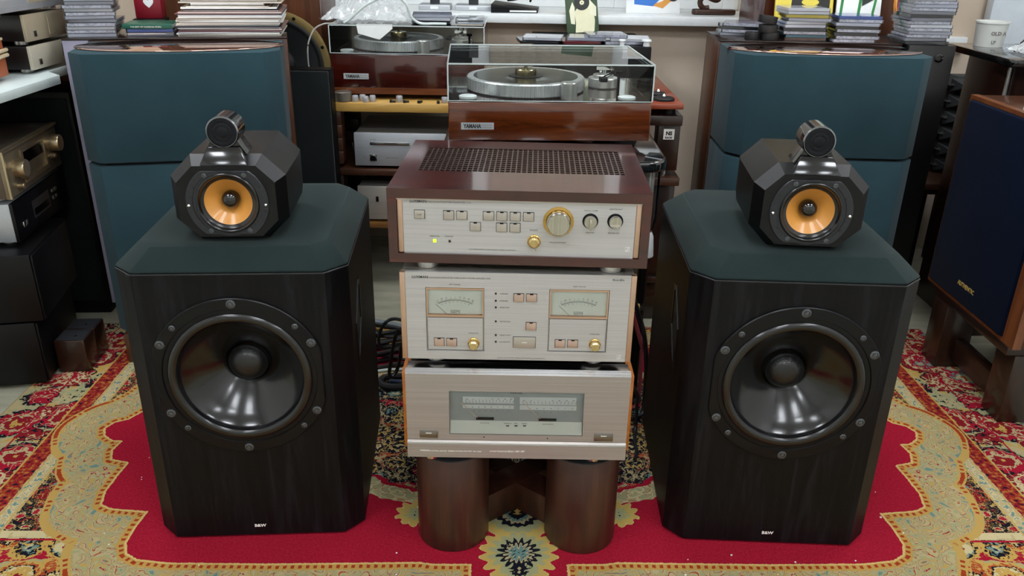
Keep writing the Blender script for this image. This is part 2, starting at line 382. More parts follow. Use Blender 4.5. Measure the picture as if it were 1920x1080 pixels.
fl_border = floral(8.5, [(0, NAVY), (.07, YEL), (.15, DRED), (.3, BEI), (.37, RED), (.52, NAVY), (.6, GRN), (.68, BEI)], [(0, RUST), (.1, BEI), (.2, TEAL), (.26, RED), (.4, CREAM), (.46, DRED), (.6, NAVY), (.66, YEL)], BEI, .05)
fl_near = floral(13, [(0, DRED), (.1, YEL), (.3, CREAM), (.38, NAVY), (.46, RUST), (.56, YEL), (.66, GRN)], [(0, NAVY), (.08, DRED), (.18, CREAM), (.34, TEAL), (.4, NAVY), (.5, YEL), (.62, RED)], YEL, .04)
fl_med = floral(15, [(0, RUST), (.12, CREAM), (.2, NAVY), (.36, YEL), (.43, NAVY), (.6, RUST), (.7, GRN)], [(0, CREAM), (.14, TEAL), (.26, NAVY), (.42, BEI), (.48, NAVY), (.66, RED)], BEI, .05)
# scroll work in the pale band
sn = n.noise(warped(14, .03), 13, 1.2, .45, 3.2)[0]
scroll = n.ramp(sn, [(0, TEAL), (.30, GRN), (.38, RUST), (.395, BEI), (.45, GRN), (.49, YEL), (.515, GRN), (.55, RED), (.565, BEI), (.61, YEL), (.64, GRN), (.70, RUST), (.715, TEAL)], 'CONSTANT')
dots = n.math('GREATER_THAN', n.math('SINE', n.math('MULTIPLY', fs, 2 * PI / .0165)), .1)
def band(v, lo, hi): return n.math('MULTIPLY', n.math('GREATER_THAN', v, lo), n.math('LESS_THAN', v, hi))
c = fl_spandrel
# near border below the inner line
c = n.mix(n.math('LESS_THAN', y, 1.53), c, fl_near)
c = n.mix(band(y, 1.505, 1.53), c, n.ramp(n.noise(vec, 60, 2)[0], [(.4, CREAM), (.6, BEI)], 'CONSTANT')); c = n.mix(band(y, 1.497, 1.503), c, lin(RED))
# side stripes and the outer border
c = n.mix(n.math('GREATER_THAN', ax, 1.19), c, fl_border)
c = n.mix(band(ax, 1.185, 1.225), c, n.ramp(n.noise(vec, 70, 2)[0], [(0, BEI), (.5, CREAM), (.58, TEAL)], 'CONSTANT')); c = n.mix(band(ax, 1.187, 1.191), c, lin(YEL)); c = n.mix(band(ax, 1.219, 1.223), c, lin(YEL))
c = n.mix(band(ax, 1.227, 1.272), c, n.ramp(n.noise(vec, 75, 2)[0], [(0, NAVY), (.36, DRED), (.5, '#8f3a20'), (.6, '#a06a34')], 'CONSTANT')); c = n.mix(band(ax, 1.272, 1.277), c, lin(YEL))
c = n.mix(band(ax, 1.355, 1.36), c, lin(RED))
# scalloped band round the field
c = n.mix(n.math('LESS_THAN', fd, .134), c, lin('#b0914f'))
c = n.mix(n.math('MULTIPLY', band(fd, .119, .129), dots), c, lin('#93371c'))
c = n.mix(n.math('LESS_THAN', fd, .113), c, scroll)
c = n.mix(n.math('LESS_THAN', fd, .022), c, lin('#b18c48'))
c = n.mix(n.math('MULTIPLY', band(fd, .007, .0165), dots), c, lin('#93371c'))
c = n.mix(n.math('LESS_THAN', fd, .005), c, lin('#c4a869'))
pile = n.ramp(n.noise(vec, 190, 3, .7)[0], [(.25, '#800d22'), (.5, RED), (.75, '#a5243a')])
c = n.mix(n.math('LESS_THAN', fd, 0), c, pile)
infield = n.math('LESS_THAN', fd, 0)
medc = n.mix(n.math('LESS_THAN', md, -.05), n.ramp(sn, [(0, GRN), (.45, RUST), (.48, CREAM), (.6, GRN), (.68, BEI)], 'CONSTANT'), fl_med)
medc = n.mix(band(md, -.062, -.05), medc, lin(RED))
c = n.mix(n.math('MULTIPLY', infield, n.math('LESS_THAN', md, 0)), c, medc)
pc = n.ramp(n.math('MULTIPLY_ADD', pd, 8., .8), [(0, YEL), (.13, NAVY), (.22, TEAL), (.30, BEI), (.36, NAVY), (.47, GRN), (.62, '#b39a54'), (.78, '#c4ad6c')], 'CONSTANT')
c = n.mix(n.math('LESS_THAN', pd, 0), c, pc)
tuft, _ = n.noise(vec, 420, 2, .8)
c = n.mix(.55, c, n.mix(tuft, c, lin('#2a2420'), 'MULTIPLY')) if False else n.mix(n.math('MULTIPLY', tuft, .2), c, lin('#2a1a14'))
n.set(color=c, rough=.95, spec=.06, sheen=.0); n.bump(tuft, .5, .004)
rug = obj('persian_rug', me, None); me.materials.append(n.m)
tag(rug, 'red Persian rug with scalloped floral border spread under the speakers', 'rug')
rug.location = (.0586, 0, 0); rug.rotation_euler = (0, 0, R_(1.3))
# ================================================================== octagonal-head floor speakers
def floor_speaker(loc, rz, label, hrz):
    t = thing('floor_speaker', label, 'speaker', loc, rz, None)
    W, CH, DP, H = .189, .042, .53, .652
    plan = [(-W, 0), (W, 0), (W + CH, CH), (W + CH, DP - CH), (W, DP), (-W, DP), (-W - CH, DP - CH), (-W - CH, CH)]
    zc = .418
    b = B()
    lo = [b.verts.new((p[0], p[1], .006)) for p in plan]; hi = [b.verts.new((p[0], p[1], H)) for p in plan]
    for i in range(1, 8): j = (i + 1) % 8; b.faces.new((lo[i], lo[j], hi[j], hi[i]))
    b.faces.new(lo[::-1]); b.faces.new(hi)
    o, h = holed(b, [(-W, .006), (W, .006), (W, H), (-W, H)], .150, 0, 72, (0, zc))
    back = [b.verts.new((v.co.x, .09, v.co.z)) for v in h]
    for i in range(len(h)): j = (i + 1) % len(h); b.faces.new((h[i], h[j], back[j], back[i]))
    b.faces.new(back)
    bmesh.ops.remove_doubles(b, verts=b.verts, dist=1e-5)
    cab = obj('cabinet', b, MATS['black_ash'], t)
    # thin lighter line painting the edge highlight, then the cloth cap
    def inset(d): return [(p[0] * (1 - d / (W + CH)), DP / 2 + (p[1] - DP / 2) * (1 - d / (DP / 2)), 0) for p in plan]
    b = B(); r = lambda d, z: [(p[0], p[1], z) for p in inset(d)]
    loft(b, [r(.001, H), r(0, H + .004), r(.040, H + .042), r(.044, H + .043)]); obj('cloth_cap', b, MATS['cap_cloth'], t, bevel=.004)
    b = B(); loft(b, [r(.0005, H - .004), r(-.0008, H - .003), r(-.0008, H - .001), r(.0005, H)]); obj('edge_line', b, MATS['dark_grey'], t)
    # woofer: frame with cut sides, roll surround, cone, dust cap, screws
    b = B(); out = []
    for i in range(96):
        a = 2 * PI * i / 96; x, z = .182 * math.cos(a), .182 * math.sin(a); x = max(-.171, min(.171, x)); out.append((x, z))
    inn = [(.148 * math.cos(2 * PI * i / 96), .148 * math.sin(2 * PI * i / 96)) for i in range(96)]
    loft(b, [[(p[0] * s, y, zc + p[1] * s) for p in q] for q, s, y in ((out, 1, .001), (out, 1, -.004), (out, .99, -.006), (inn, 1.07, -.006), (inn, 1.06, -.003), (inn, 1, -.003), (inn, 1, .02))], False, False)
    fr = obj('woofer_frame', b, MATS['black_satin'], t, angle=30)
    b = B(); lathe(b, [(.150, -.004)] + [(.1385 + .0105 * math.cos(a), .0095 * math.sin(a) - .002) for a in [PI * k / 8 for k in range(9)]] + [(.1265, -.006)], 72, (0, -.002, zc), 'y', False, False)
    obj('surround', b, MATS['surround'], t, angle=80)
    b = B(); lathe(b, [(.1275, -.004), (.124, -.010), (.10, -.026), (.075, -.044), (.055, -.060), (.043, -.072), (.030, -.080)], 72, (0, .0, zc), 'y', False, True)
    obj('cone', b, MATS['cone_black'], t, angle=80)
    b = B(); lathe(b, [(.042, -.069), (.042, -.064), (.040, -.0625), (.038, -.059), (.033, -.052), (.025, -.0465), (.015, -.0435), (.005, -.0425)], 40, (0, 0, zc), 'y', False, True)
    obj('dust_cap', b, MATS['dust_cap'], t, angle=80)
    for a, rr, rs in ((90, .170, .0095), (28, .172, .0095), (152, .172, .0095), (-28, .172, .0095), (-152, .172, .0095), (-90, .170, .0095), (44, .170, .0065), (136, .170, .0065), (-44, .170, .0065), (-136, .170, .0065)):
        cx, cz = rr * math.cos(R_(a)), zc + rr * math.sin(R_(a)); cx = max(-.158, min(.158, cx))
        b = B(); lathe(b, [(rs, 0), (rs, .002), (rs * .72, .003), (rs * .62, .001), (rs * .4, .001), (rs * .36, .003), (rs * .1, .0035)], 16, (cx, -.006, cz), 'y'); obj('screw', b, MATS['screw'], fr)
    # badge
    b = B(); box(b, -.012, .012, -.0015, .001, .028, .037); bd = obj('badge', b, MATS['black_gloss'], t)
    text('B&W', .0105, MATS['white_ink'], bd, (0, -.002, .0288), ax='CENTER', sx=1.1, bold=.0003)
    # recessed handles in both sides
    for s in (-1, 1):
        b = B(); X0 = s * (W + CH); po = [(.10, .49), (.17, .565), (.19, .565), (.19, .465), (.12, .39), (.10, .39)]
        ce = (sum(p[0] for p in po) / 6, sum(p[1] for p in po) / 6); pi_ = [(ce[0] + (p[0] - ce[0]) * .78, ce[1] + (p[1] - ce[1]) * .86) for p in po]
        loft(b, [[(X0 + s * d, p[0], p[1]) for p in q] for q, d in ((po, 0), (po, .003), (pi_, .003), (pi_, .0005))], False, True)
        hd = obj('handle', b, MATS['black_satin'], t)
    # ---- head with midrange and tweeter
    hy, hz = .092, H + .043
    OW, OH, OC = .1125, .175, .043
    def octo(w, z0, z1, c, y): return [(-w + c, y, z0), (w - c, y, z0), (w, y, z0 + c), (w, y, z1 - c), (w - c, y, z1), (-w + c, y, z1), (-w, y, z1 - c), (-w, y, z0 + c)]
    HL = Matrix.Rotation(hrz, 4, 'Z')
    b = B()
    loft(b, [octo(OW, 0, OH, OC, 0), octo(OW, 0, OH, OC, .17), octo(OW * .93, .003, OH * .965, OC, .235)], False, True)
    fr8 = octo(.095, .012, .158, .034, -.03); back8 = octo(OW, 0, OH, OC, 0)
    loft(b, [back8, fr8], False, False)
    o, h = holed(b, [(p[0], p[2]) for p in fr8], .063, -.03, 64, (0, .083))
    k2 = [b.verts.new((v.co.x, .02, v.co.z)) for v in h]
    for i in range(len(h)): j = (i + 1) % len(h); b.faces.new((h[i], h[j], k2[j], k2[i]))
    b.faces.new(k2); bmesh.ops.remove_doubles(b, verts=b.verts, dist=1e-5)
    hd = obj('head', b, MATS['head_black'], t, (0, hy, hz), (0, 0, hrz), angle=20)
    zc2 = .083
    b = B(); ou = []
    for i in range(96):
        a = 2 * PI * i / 96; x, z = .0805 * math.cos(a), .0805 * math.sin(a); z = max(-.0655, min(.0655, z)); ou.append((x, z))
    inn = circ(.0615, 96)
    loft(b, [[(p[0] * s, y, zc2 + p[1] * s) for p in q] for q, s, y in ((ou, 1, -.0300), (ou, 1, -.0325), (ou, .985, -.0335), (inn, 1.1, -.0335), (inn, 1.09, -.0322), (inn, 1.0, -.0322), (inn, 1.0, -.02))], False, False)
    obj('midrange_frame', b, MATS['baffle_grey'], hd, angle=30)
    b = B(); lathe(b, [(.0620, .0325), (.0605, .0355), (.058, .036), (.056, .034), (.054, .030), (.0525, .0285), (.050, .0275), (.047, .0262)], 64, (0, 0, zc2), 'y', False, False); obj('surround', b, MATS['surround'], hd, angle=80)
    b = B(); lathe(b, [(.0478, .0262), (.046, .0245), (.030, .010), (.014, -.004), (.008, -.008)], 64, (0, 0, zc2), 'y', False, True); obj('midrange_cone', b, MATS['kevlar'], hd, angle=80)
    b = B(); lathe(b, [(.0178, -.004), (.0178, .008), (.0166, .0135), (.0132, .018), (.008, .021), (.002, .022)], 32, (0, 0, zc2), 'y', False, True); obj('phase_plug', b, MATS['black_gloss'], hd, angle=80)
    for cx, cz in ((-.038, .057), (.038, .057), (-.038, -.057), (.038, -.057)):
        b = B(); lathe(b, [(.0048, 0), (.0048, .0015), (.003, .002), (.0022, .0005), (.001, .0005)], 14, (cx, -.0332, zc2 + cz), 'y'); obj('screw', b, MATS['screw'], hd)
    for s in (-1, 1):
        b = B(); lathe(b, [(.0032, 0), (.0032, .004), (.0015, .0055)], 12, (s * .0745, -.0325, zc2 - .004), 'y'); obj('grille_peg', b, MATS['chrome'], hd)
    for cx, cz in ((-.064, .030), (-.071, .012), (.064, .030), (.071, -.018), (-.060, -.036), (.062, -.036)):
        b = B(); lathe(b, [(.0032, 0), (.003, .0012), (.001, .0015)], 10, (cx, -.0335, zc2 + cz), 'y'); obj('plug_cap', b, MATS['baffle_grey'], hd)
    # tweeter: barrel on a flared saddle whose apron runs down the front bevel
    zt = OH + .044; b = B()
    pr = [(-.042, OH - .001), (-.034, OH + .012)] + [(.0315 * math.cos(a), zt + .0315 * math.sin(a)) for a in [R_(215 - 250 * k / 24) for k in range(25)]] + [(.034, OH + .012), (.042, OH - .001)]
    loft(b, [[(p[0], -.004, p[1]) for p in pr], [(p[0], .052, p[1]) for p in pr], [(p[0] * .8, .066, OH + (p[1] - OH) * .88) for p in pr]])
    tw = obj('tweeter', b, MATS['head_gloss'], hd, angle=30)
    b = B(); loft(b, [[(-.046, -.0265, OH - .017), (.046, -.0265, OH - .017), (.046, -.030, OH - .0165), (-.046, -.030, OH - .0165)], [(-.040, -.006, OH - .003), (.040, -.006, OH - .003), (.036, -.018, OH + .006), (-.036, -.018, OH + .006)], [(-.036, .008, OH), (.036, .008, OH), (.030, -.010, OH + .016), (-.030, -.010, OH + .016)]])
    obj('tweeter_saddle', b, MATS['head_gloss'], hd, bevel=.002)
    b = B(); lathe(b, [(.0315, 0), (.0315, .004), (.0295, .006), (.0285, .006)], 48, (0, -.004, zt), 'y', False, False); obj('tweeter_ring', b, MATS['dark_chrome'], hd)
    b = B(); lathe(b, [(.029, .002), (.0285, .0045), (.027, .0052), (.021, .0056), (.0195, .0048), (.0180, .0056), (.0135, .0060), (.012, .0050), (.010, .0062), (.003, .0072)], 40, (0, -.004, zt), 'y', True, True); obj('tweeter_grille', b, MATS['mesh_grey'], hd)
    return t
mat('head_black', '#060708', .38, spec=.32); mat('head_gloss', '#101012', .18, coat=.5, coatr=.1); mat('dark_chrome', '#8a8d92', .2, 1.0); mat('screw', '#5d6063', .32, .7)
n = NT('mesh_grey'); vo = n.n('ShaderNodeTexVoronoi'); vo.inputs['Scale'].default_value = 700; n.l(n.coord(), vo.inputs['Vector'])
n.set(color=n.ramp(vo.outputs['Distance'], [(.2, '#030304'), (.6, '#1c1d20')]), rough=.75, metal=0., spec=.15); n.bump(vo.outputs['Distance'], .3, .0005); MATS['mesh_grey'] = n.m
n = NT('dust_cap'); f, _ = n.noise(n.coord(), 260, 3, .7); n.set(color='#0d0d0f', rough=.33, coat=.2); n.bump(f, .35, .0015); MATS['dust_cap'] = n.m
floor_speaker((-.5635, 1.4995, 0), R_(4.2), 'black ash floor speaker with octagonal yellow-cone head beside the wood-block rack', R_(1))
floor_speaker((.5925, 1.5045, 0), R_(-2.0), 'black ash floor speaker with octagonal yellow-cone head beside the blue-fronted speaker', R_(-3.5))

# ================================================================== stand with four wooden drums
t = thing('amplifier_stand', 'low brown wooden stand of round drums joined by crossed beams', 'stand', (.02, 1.653, .0004))
DX, DY, DR = .146, .115, .081
for sx, sy in ((-1, -1), (1, -1), (-1, 1), (1, 1)):
    b = B(); lathe(b, [(DR - .002, 0), (DR, .002), (DR, .2385), (DR - .001, .240)], 64, (sx * DX, sy * DY, 0)); o = obj('drum', b, MATS['pedestal'], t)
    b = B(); lathe(b, [(DR - .0015, .240), (DR - .0015, .2425), (DR - .004, .2435)], 48, (sx * DX, sy * DY, 0)); obj('drum_cap', b, MATS['dark_grey'], o)
an = math.atan2(DY, DX); L = math.hypot(DX, DY) - DR + .004
for s, z1 in ((1, .0765), (-1, .075)):
    b = B(); box(b, -L, L, -.032, .032, .0005, z1, Matrix.Rotation(s * an, 4, 'Z')); obj('cross_beam', b, MATS['pedestal'], t, bevel=.001)
# ================================================================== amplifier stack
class Face:
    """reads sizes on a front panel: crop pixel -> panel x/z relative to the unit's root"""
    def __init__(s, ox, oy, sc, Y, x0, z0): s.a = (ox, oy, sc, Y, x0, z0)
    def __call__(s, X, Y):
        ox, oy, sc, D, x0, z0 = s.a; p = aty(X / sc + ox, Y / sc + oy, D); return p.x - x0, p.z - z0
    def rect(s, X0, Y0, X1, Y1):
        a, b_, c, d = s(X0, Y0), s(X1, Y0), s(X0, Y1), s(X1, Y1)
        return (a[0] + c[0]) / 2, (b_[0] + d[0]) / 2, (c[1] + d[1]) / 2, (a[1] + b_[1]) / 2
def plate_holes(bm, x0, x1, z0, z1, y0, y1, holes):
    """flat plate with rectangular holes, made of boxes"""
    xs = sorted(set([x0, x1] + [h[0] for h in holes] + [h[1] for h in holes]))
    for a, c in zip(xs, xs[1:]):
        hs = sorted([(h[2], h[3]) for h in holes if h[0] < (a + c) / 2 < h[1]]); z = z0
        for lo, hi in hs: box(bm, a, c, y0, y1, z, lo); z = hi
        box(bm, a, c, y0, y1, z, z1)
    bmesh.ops.remove_doubles(bm, verts=bm.verts, dist=1e-6)
    bmesh.ops.delete(bm, geom=[f for f in bm.faces if len([1]) == 0], context='FACES')
def push_button(par, r, y, m, notch=True, capt=None):
    x0, x1, z0, z1 = r
    b = B(); box(b, x0, x1, y - .0004, y + .001, z0, z1); o = obj('button_surround', b, MATS['black'], par)
    g = .0009; b = B(); box(b, x0 + g, x1 - g, y - .0022, y, z0 + g, z1 - g); o2 = obj('button', b, m, par, bevel=.0004)
    if notch:
        b = B(); w_ = (x1 - x0); box(b, (x0 + x1) / 2 - w_ * .16, (x0 + x1) / 2 + w_ * .16, y - .0026, y - .001, z1 - g - .0014, z1 - g + .0002); obj('indicator', b, MATS['black'], o2)
    if capt:
        for k, s in enumerate(capt): text(s, .0026, MATS['ink_soft'], o2, ((x0 + x1) / 2, y - .0024, (z0 + z1) / 2 - .0008 - k * .003), ax='CENTER')
def knob(par, c, r, y, m, depth=.016, pointer=False, ring=None, name='knob', flat=.8):
    if ring:
        b = B(); lathe(b, [(r * ring, 0), (r * ring, .002), (r * 1.03, .003), (r * 1.0, .001)], 48, (c[0], y, c[1]), 'y', False, False); obj('knob_ring', b, MATS['gold'], par)
    b = B(); lathe(b, [(r, 0), (r, depth * .75), (r * .97, depth * .85), (r * flat, depth), (r * .05, depth * .985)], 48, (c[0], y, c[1]), 'y'); k = obj(name, b, m, par, angle=25)
    if pointer:
        b = B(); box(b, c[0] - r * .17, c[0] + r * .17, y - depth - .008, y - depth + .002, c[1] - r * .95, c[1] + r * .8); obj('pointer', b, m, k, bevel=.001)
    return k
def emblem(par, x, z, s, y):
    b = B(); w_ = s * .09
    for a in ((-s, s, s - w_, s), (-s, s, -s, -s + w_), (-s, -s + w_, -s, s), (s - w_, s, -s, s)): box(b, x + a[0], x + a[1], y - .0004, y, z + a[2], z + a[3])
    box(b, -w_, w_, -.0005, 0, -s * 1.2, s * 1.2, Matrix.Translation((x, y, z)) @ Matrix.Rotation(R_(35), 4, 'Y')); box(b, x, x + s * .8, y - .0005, y, z - s * .5, z - s * .5 + w_)
    obj('emblem', b, MATS['white_ink'], par)
n = NT('anisotropic_knob'); g = n.n('ShaderNodeTexGradient', gradient_type='RADIAL'); n.l(n.coord(rot=(R_(90), 0, 0)), g.inputs[0])
n.set(color='#c9c3b6', metal=1., rough=.2); MATS['spun'] = n.m
brushed('knob_silver', '#b9b4a8', '#d0ccc2', 'z', .2); brushed('knob_gold', '#c8ad74', '#dcc592', 'z', .2)

# ---------------------------------------------------------------- preamplifier in glossy rosewood case
X0, Y0, Z0 = .010, 1.4495, .700
t = thing('preamplifier', 'silver preamplifier in glossy red-brown wooden case on top of the amplifier stack', 'amplifier', (X0, Y0, Z0), R_(-1.5))
F = Face(700, 240, 3.4286, 1.4495, X0, Z0)
W, H, D = .2445, .146, .385
fx0, fx1, fz0, fz1 = -.227, .2275, .0185, .127
vx0, vx1, vy0, vy1 = -.205, .207, .128, .318     # vent opening in the lid
b = B(); plate_holes(b, -W, W, 0, H, 0, .018, [(fx0, fx1, fz0, fz1)]); obj('front_frame', b, MATS['rosewood'], t)
for a, c in ((-W + .0005, -W + .018), (W - .018, W - .0005)): b = B(); box(b, a, c, .0185, D, .0005, H - .0175); obj('case_side', b, MATS['rosewood_y'], t)
b = B(); box(b, -W + .017, W - .017, .017, D, 0.0005, .012); obj('case_bottom', b, MATS['black'], t)
b = B(); box(b, -W + .017, W - .017, D - .01, D - .002, .012, H - .02); obj('rear_panel', b, MATS['black'], t)
b = B()
for a in ((-W, W, .0185, vy0), (-W, W, vy1, D), (-W, vx0, vy0, vy1), (vx1, W, vy0, vy1)): box(b, a[0] + .0003, a[1] - .0003, a[2], a[3], H - .017, H - .0004)
obj('case_top', b, MATS['rosewood'], t)
b = B(); NX, NYY = 38, 12
for i in range(NX + 1): x = vx0 + (vx1 - vx0) * i / NX; box(b, x - .0014, x + .0014, vy0, vy1, H - .004, H - .0012)
for i in range(NYY + 1): y = vy0 + (vy1 - vy0) * i / NYY; box(b, vx0, vx1, y - .002, y + .002, H - .0042, H - .0014)
obj('vent_grille', b, MATS['vent_metal'] if 'vent_metal' in MATS else mat('vent_metal', '#6b5650', .25, .8), t)
b = B(); box(b, vx0 - .01, vx1 + .01, vy0 - .01, vy1 + .01, H - .05, H - .045); obj('vent_floor', b, MATS['void'], t)
b = B(); py = .005
sx0, sx1 = fx0 + .0105, fx1 - .0105
box(b, sx0, sx1, py, .02, fz0, fz1); obj('face_panel', b, MATS['silver_panel'], t)
for a, c in ((fx0, sx0), (sx1, fx1)):
    b = B(); box(b, a + .0005, c - .0003, py - .002, .02, fz0 + .001, fz1 - .001); obj('side_strip', b, MATS['rose_gold_satin'] if 'rose_gold_satin' in MATS else mat('rose_gold_satin', '#c9a890', .35, .8), t, bevel=.001)
b = B(); box(b, fx0, fx1, py - .003, .02, fz1 - .003, fz1); obj('top_strip', b, MATS['champagne'], t)
push_button(t, F.rect(257, 535, 328, 593), py, MATS['button'], False, ['POWER'])
caps = [['RECORD', 'SELECT'], ['MONITOR', 'TAPE-1'], ['PHONO', 'MM/MC'], ['TUNER', 'IN'], ['LINE-1', 'IN'], ['LINE-2'], ['TONE', 'DEFEAT'], ['SUBSONIC'], ['MODE', 'MONO']]
for q, cp in zip([(446, 538, 517, 598), (531, 540, 603, 598), (703, 542, 776, 601), (790, 543, 861, 603), (876, 545, 947, 604), (962, 546, 1034, 605), (618, 612, 690, 671), (788, 615, 860, 675), (875, 616, 946, 676)], caps):
    push_button(t, F.rect(*q), py, MATS['button'], True, None)
kc = F(1190, 605); r = (F(1268, 605)[0] - F(1112, 605)[0]) / 2
knob(t, kc, r, py, MATS['knob_silver'], .022, ring=1.27, name='volume_knob', flat=.86)
c1 = F(1033, 733); knob(t, c1, .0105, py, MATS['knob_gold'], .014, ring=1.2, name='balance_knob', flat=.7)
for q in ((1395, 600, True), (1555, 600, False)):
    c = F(q[0], q[1]); b = B(); lathe(b, [(.0148, 0), (.0148, .001), (.0125, .0015)], 40, (c[0], py, c[1]), 'y', False, True); obj('knob_well', b, MATS['black'], t)
    k = knob(t, c, .0118, py, MATS['knob_silver'], .012, pointer=q[2], name='selector_knob', flat=.9)
    if not q[2]:
        b = B(); box(b, c[0] - .0095, c[0] + .0095, py - .0135, py - .0115, c[1] - .0065, c[1] - .004); obj('pointer', b, MATS['button'], k)
c = F(391, 735); b = B(); box(b, c[0] - .0028, c[0] + .0028, py - .0012, py, c[1] - .0028, c[1] + .0028); obj('power_led', b, glow('green_led', '#b8ff20', 1.6), t)
c = F(488, 737); b = B(); box(b, c[0] - .0022, c[0] + .0022, py - .001, py, c[1] - .0022, c[1] + .0022); obj('indicator', b, MATS['ink'], t)
def ptext(F, s, X, Y, size, m=None, par=None, y=None, ax='LEFT', sx=1., bold=0):
    c = F(X, Y); text(s, size, m or MATS['ink'], par or t, (c[0], (py if y is None else y) - .0003, c[1]), ax=ax, sx=sx, bold=bold)
ptext(F, 'LUXMAN', 228, 487, .0066, bold=.00012, sx=1.15); ptext(F, 'TWIN-MONO/STRUCTURE PREAMPLIFIER  C-05', 338, 488, .0040, MATS['ink_soft'], sx=.98)
ptext(F, 'Duo-\u03b2/s', 1560, 493, .0052, sx=1.3); ptext(F, 'LUX CORPORATION  ULTIMATE FIDELITY  STEREO COMPONENTS', 612, 791, .0030, MATS['ink_soft'])
for s, X, Y in (('OPERATION', 390, 709), ('STAND BY', 484, 710), ('BALANCE', 1030, 664), ('L      R', 1030, 793), ('VOLUME CONTROL', 1185, 744), ('SELECTOR', 1393, 678), ('RECORD OUT', 1545, 680), ('PHONO  TUNER', 1400, 537), ('LINE STRAIGHT', 1560, 527)): ptext(F, s, X, Y, .0034, MATS['ink_soft'], ax='CENTER')
c = F(1633, 780); emblem(t, c[0], c[1], .0042, py)
for x in (-.177, .18):
    for y in (.055, .33):
        b = B(); lathe(b, [(.0195, -.0195), (.0205, -.018), (.0205, -.005), (.019, 0.0005)], 40, (x, y - .015, 0)); obj('foot', b, MATS['satin'], t)

# ---------------------------------------------------------------- power amplifier with two meters
X0, Y0, Z0 = .0115, 1.4575, .4915
t = thing('power_amplifier', 'champagne silver power amplifier with twin watt meters under the wooden-cased preamplifier', 'amplifier', (X0, Y0, Z0), 0)
F = Face(720, 490, 3.84, 1.4575, X0, Z0)
W, H, D = .2285, .188, .40
hl, hr = F.rect(303, 190, 722, 645), F.rect(1183, 205, 1612, 655)
b = B(); plate_holes(b, -W + .0105, W - .0105, 0, H, 0, .010, [hl, hr]); obj('face_panel', b, MATS['silver_panel'], t); py = 0
for s in (-1, 1):
    b = B(); a, c = sorted((s * (W - .0102), s * W)); box(b, a, c, -.0015, .012, .0005, H - .0005); obj('side_strip', b, MATS['rose_gold_satin'], t, bevel=.001)
b = B(); box(b, -W + .004, W - .004, .0105, D, .003, H - .003); obj('chassis', b, MATS['black_satin'], t, bevel=.001)
b = B(); box(b, -W + .004, W - .004, .0102, .05, H - .003, H); obj('top_lip', b, MATS['champagne'], t, bevel=.0008)
def watt_meter(h, name):
    x0, x1, z0, z1 = h; zm = z0 + (z1 - z0) * .555
    b = B(); box(b, x0, x1, .0095, .0103, z0, z1); wl = obj('meter_well', b, MATS['champagne'], t)
    b = B(); box(b, x0 + .003, x1 - .003, .002, .0095, z0 + .002, zm - .004); obj('control_plate', b, MATS['silver_panel'], t)
    b = B(); plate_holes(b, x0 + .001, x1 - .001, zm - .002, z1 - .001, .001, .0095, [(x0 + .004, x1 - .004, zm + .002, z1 - .005)]); mt = obj('meter_frame', b, MATS['rose_gold_satin'], t)
    a0, a1, c0, c1 = x0 + .004, x1 - .004, zm + .002, z1 - .005
    b = B(); box(b, a0, a1, .0085, .0095, c0, c1); obj('meter_dial', b, MATS['dial'] if 'dial' in MATS else mat('dial', '#d3d6ca', .6), mt)
    b = B(); cx = (a0 + a1) / 2; R0 = .075; cz = c0 - .046
    for k in range(33):
        a = R_(-26 + 52 * k / 32); l = .0052 if k % 4 == 0 else .003
        box(b, -.00018, .00018, .0080, .0085, R0, R0 + l, Matrix.Translation((cx, 0, cz)) @ Matrix.Rotation(a, 4, 'Y'))
    for k in range(24):
        a = R_(-26 + 52 * (k + .5) / 24); box(b, -.0016, .0016, .0080, .0085, R0 - .0003, R0 + .0001, Matrix.Translation((cx, 0, cz)) @ Matrix.Rotation(a, 4, 'Y'))
    obj('dial_scale', b, MATS['ink'], mt)
    for k, s in enumerate(('0', '.001', '.01', '.1', '1', '10', '50', '100', '200')):
        a = R_(-25 + 50 * k / 8); text(s, .0029, MATS['ink'], mt, (cx + math.sin(a) * (R0 + .0063), .0084, cz + math.cos(a) * (R0 + .0063)), (R_(90), -a if False else 0, 0), 'CENTER')
    for k, s in enumerate(('-40', '-30', '-20', '-10', '-5', '0', '+3', 'dB')):
        a = R_(-22 + 44 * k / 7); text(s, .0026, MATS['ink_soft'], mt, (cx + math.sin(a) * (R0 - .0045), .0084, cz + math.cos(a) * (R0 - .0045)), ax='CENTER')
    text('WATTS', .0056, MATS['ink'], mt, (cx, .0083, c0 + .0012), ax='CENTER'); text('PEAK RESPONDING', .0022, MATS['ink_soft'], mt, (cx, .0083, c0 + .0062), ax='CENTER')
    b = B(); tube(b, [(cx - .018, .0078, c0 + .0005), (cx - .038, .0078, c0 + .020)], .0003, 6, False); obj('needle', b, MATS['black'], mt)
    b = B(); box(b, a0, a1, .003, .0036, c0, c1); obj('meter_glass', b, MATS['thin_glass'], mt)
    return mt
watt_meter(hl, 'l'); watt_meter(hr, 'r')
for q in ((360, 552, 435, 612), (448, 555, 525, 613), (1230, 565, 1305, 625), (1320, 567, 1397, 625)): push_button(t, F.rect(*q), .002, MATS['button_pink'], True, None)
for q in ((932, 230, 1008, 292), (1023, 232, 1102, 292), (1020, 437, 1097, 495)): push_button(t, F.rect(*q), 0, MATS['button_pink'], True, None)
push_button(t, F.rect(928, 542, 1092, 622), 0, MATS['button'], False)
c = F(1010, 582); b = B(); box(b, c[0] - .005, c[0] + .005, -.0026, -.002, c[1] - .0006, c[1] + .0006); obj('indicator', b, MATS['white_ink'], t)
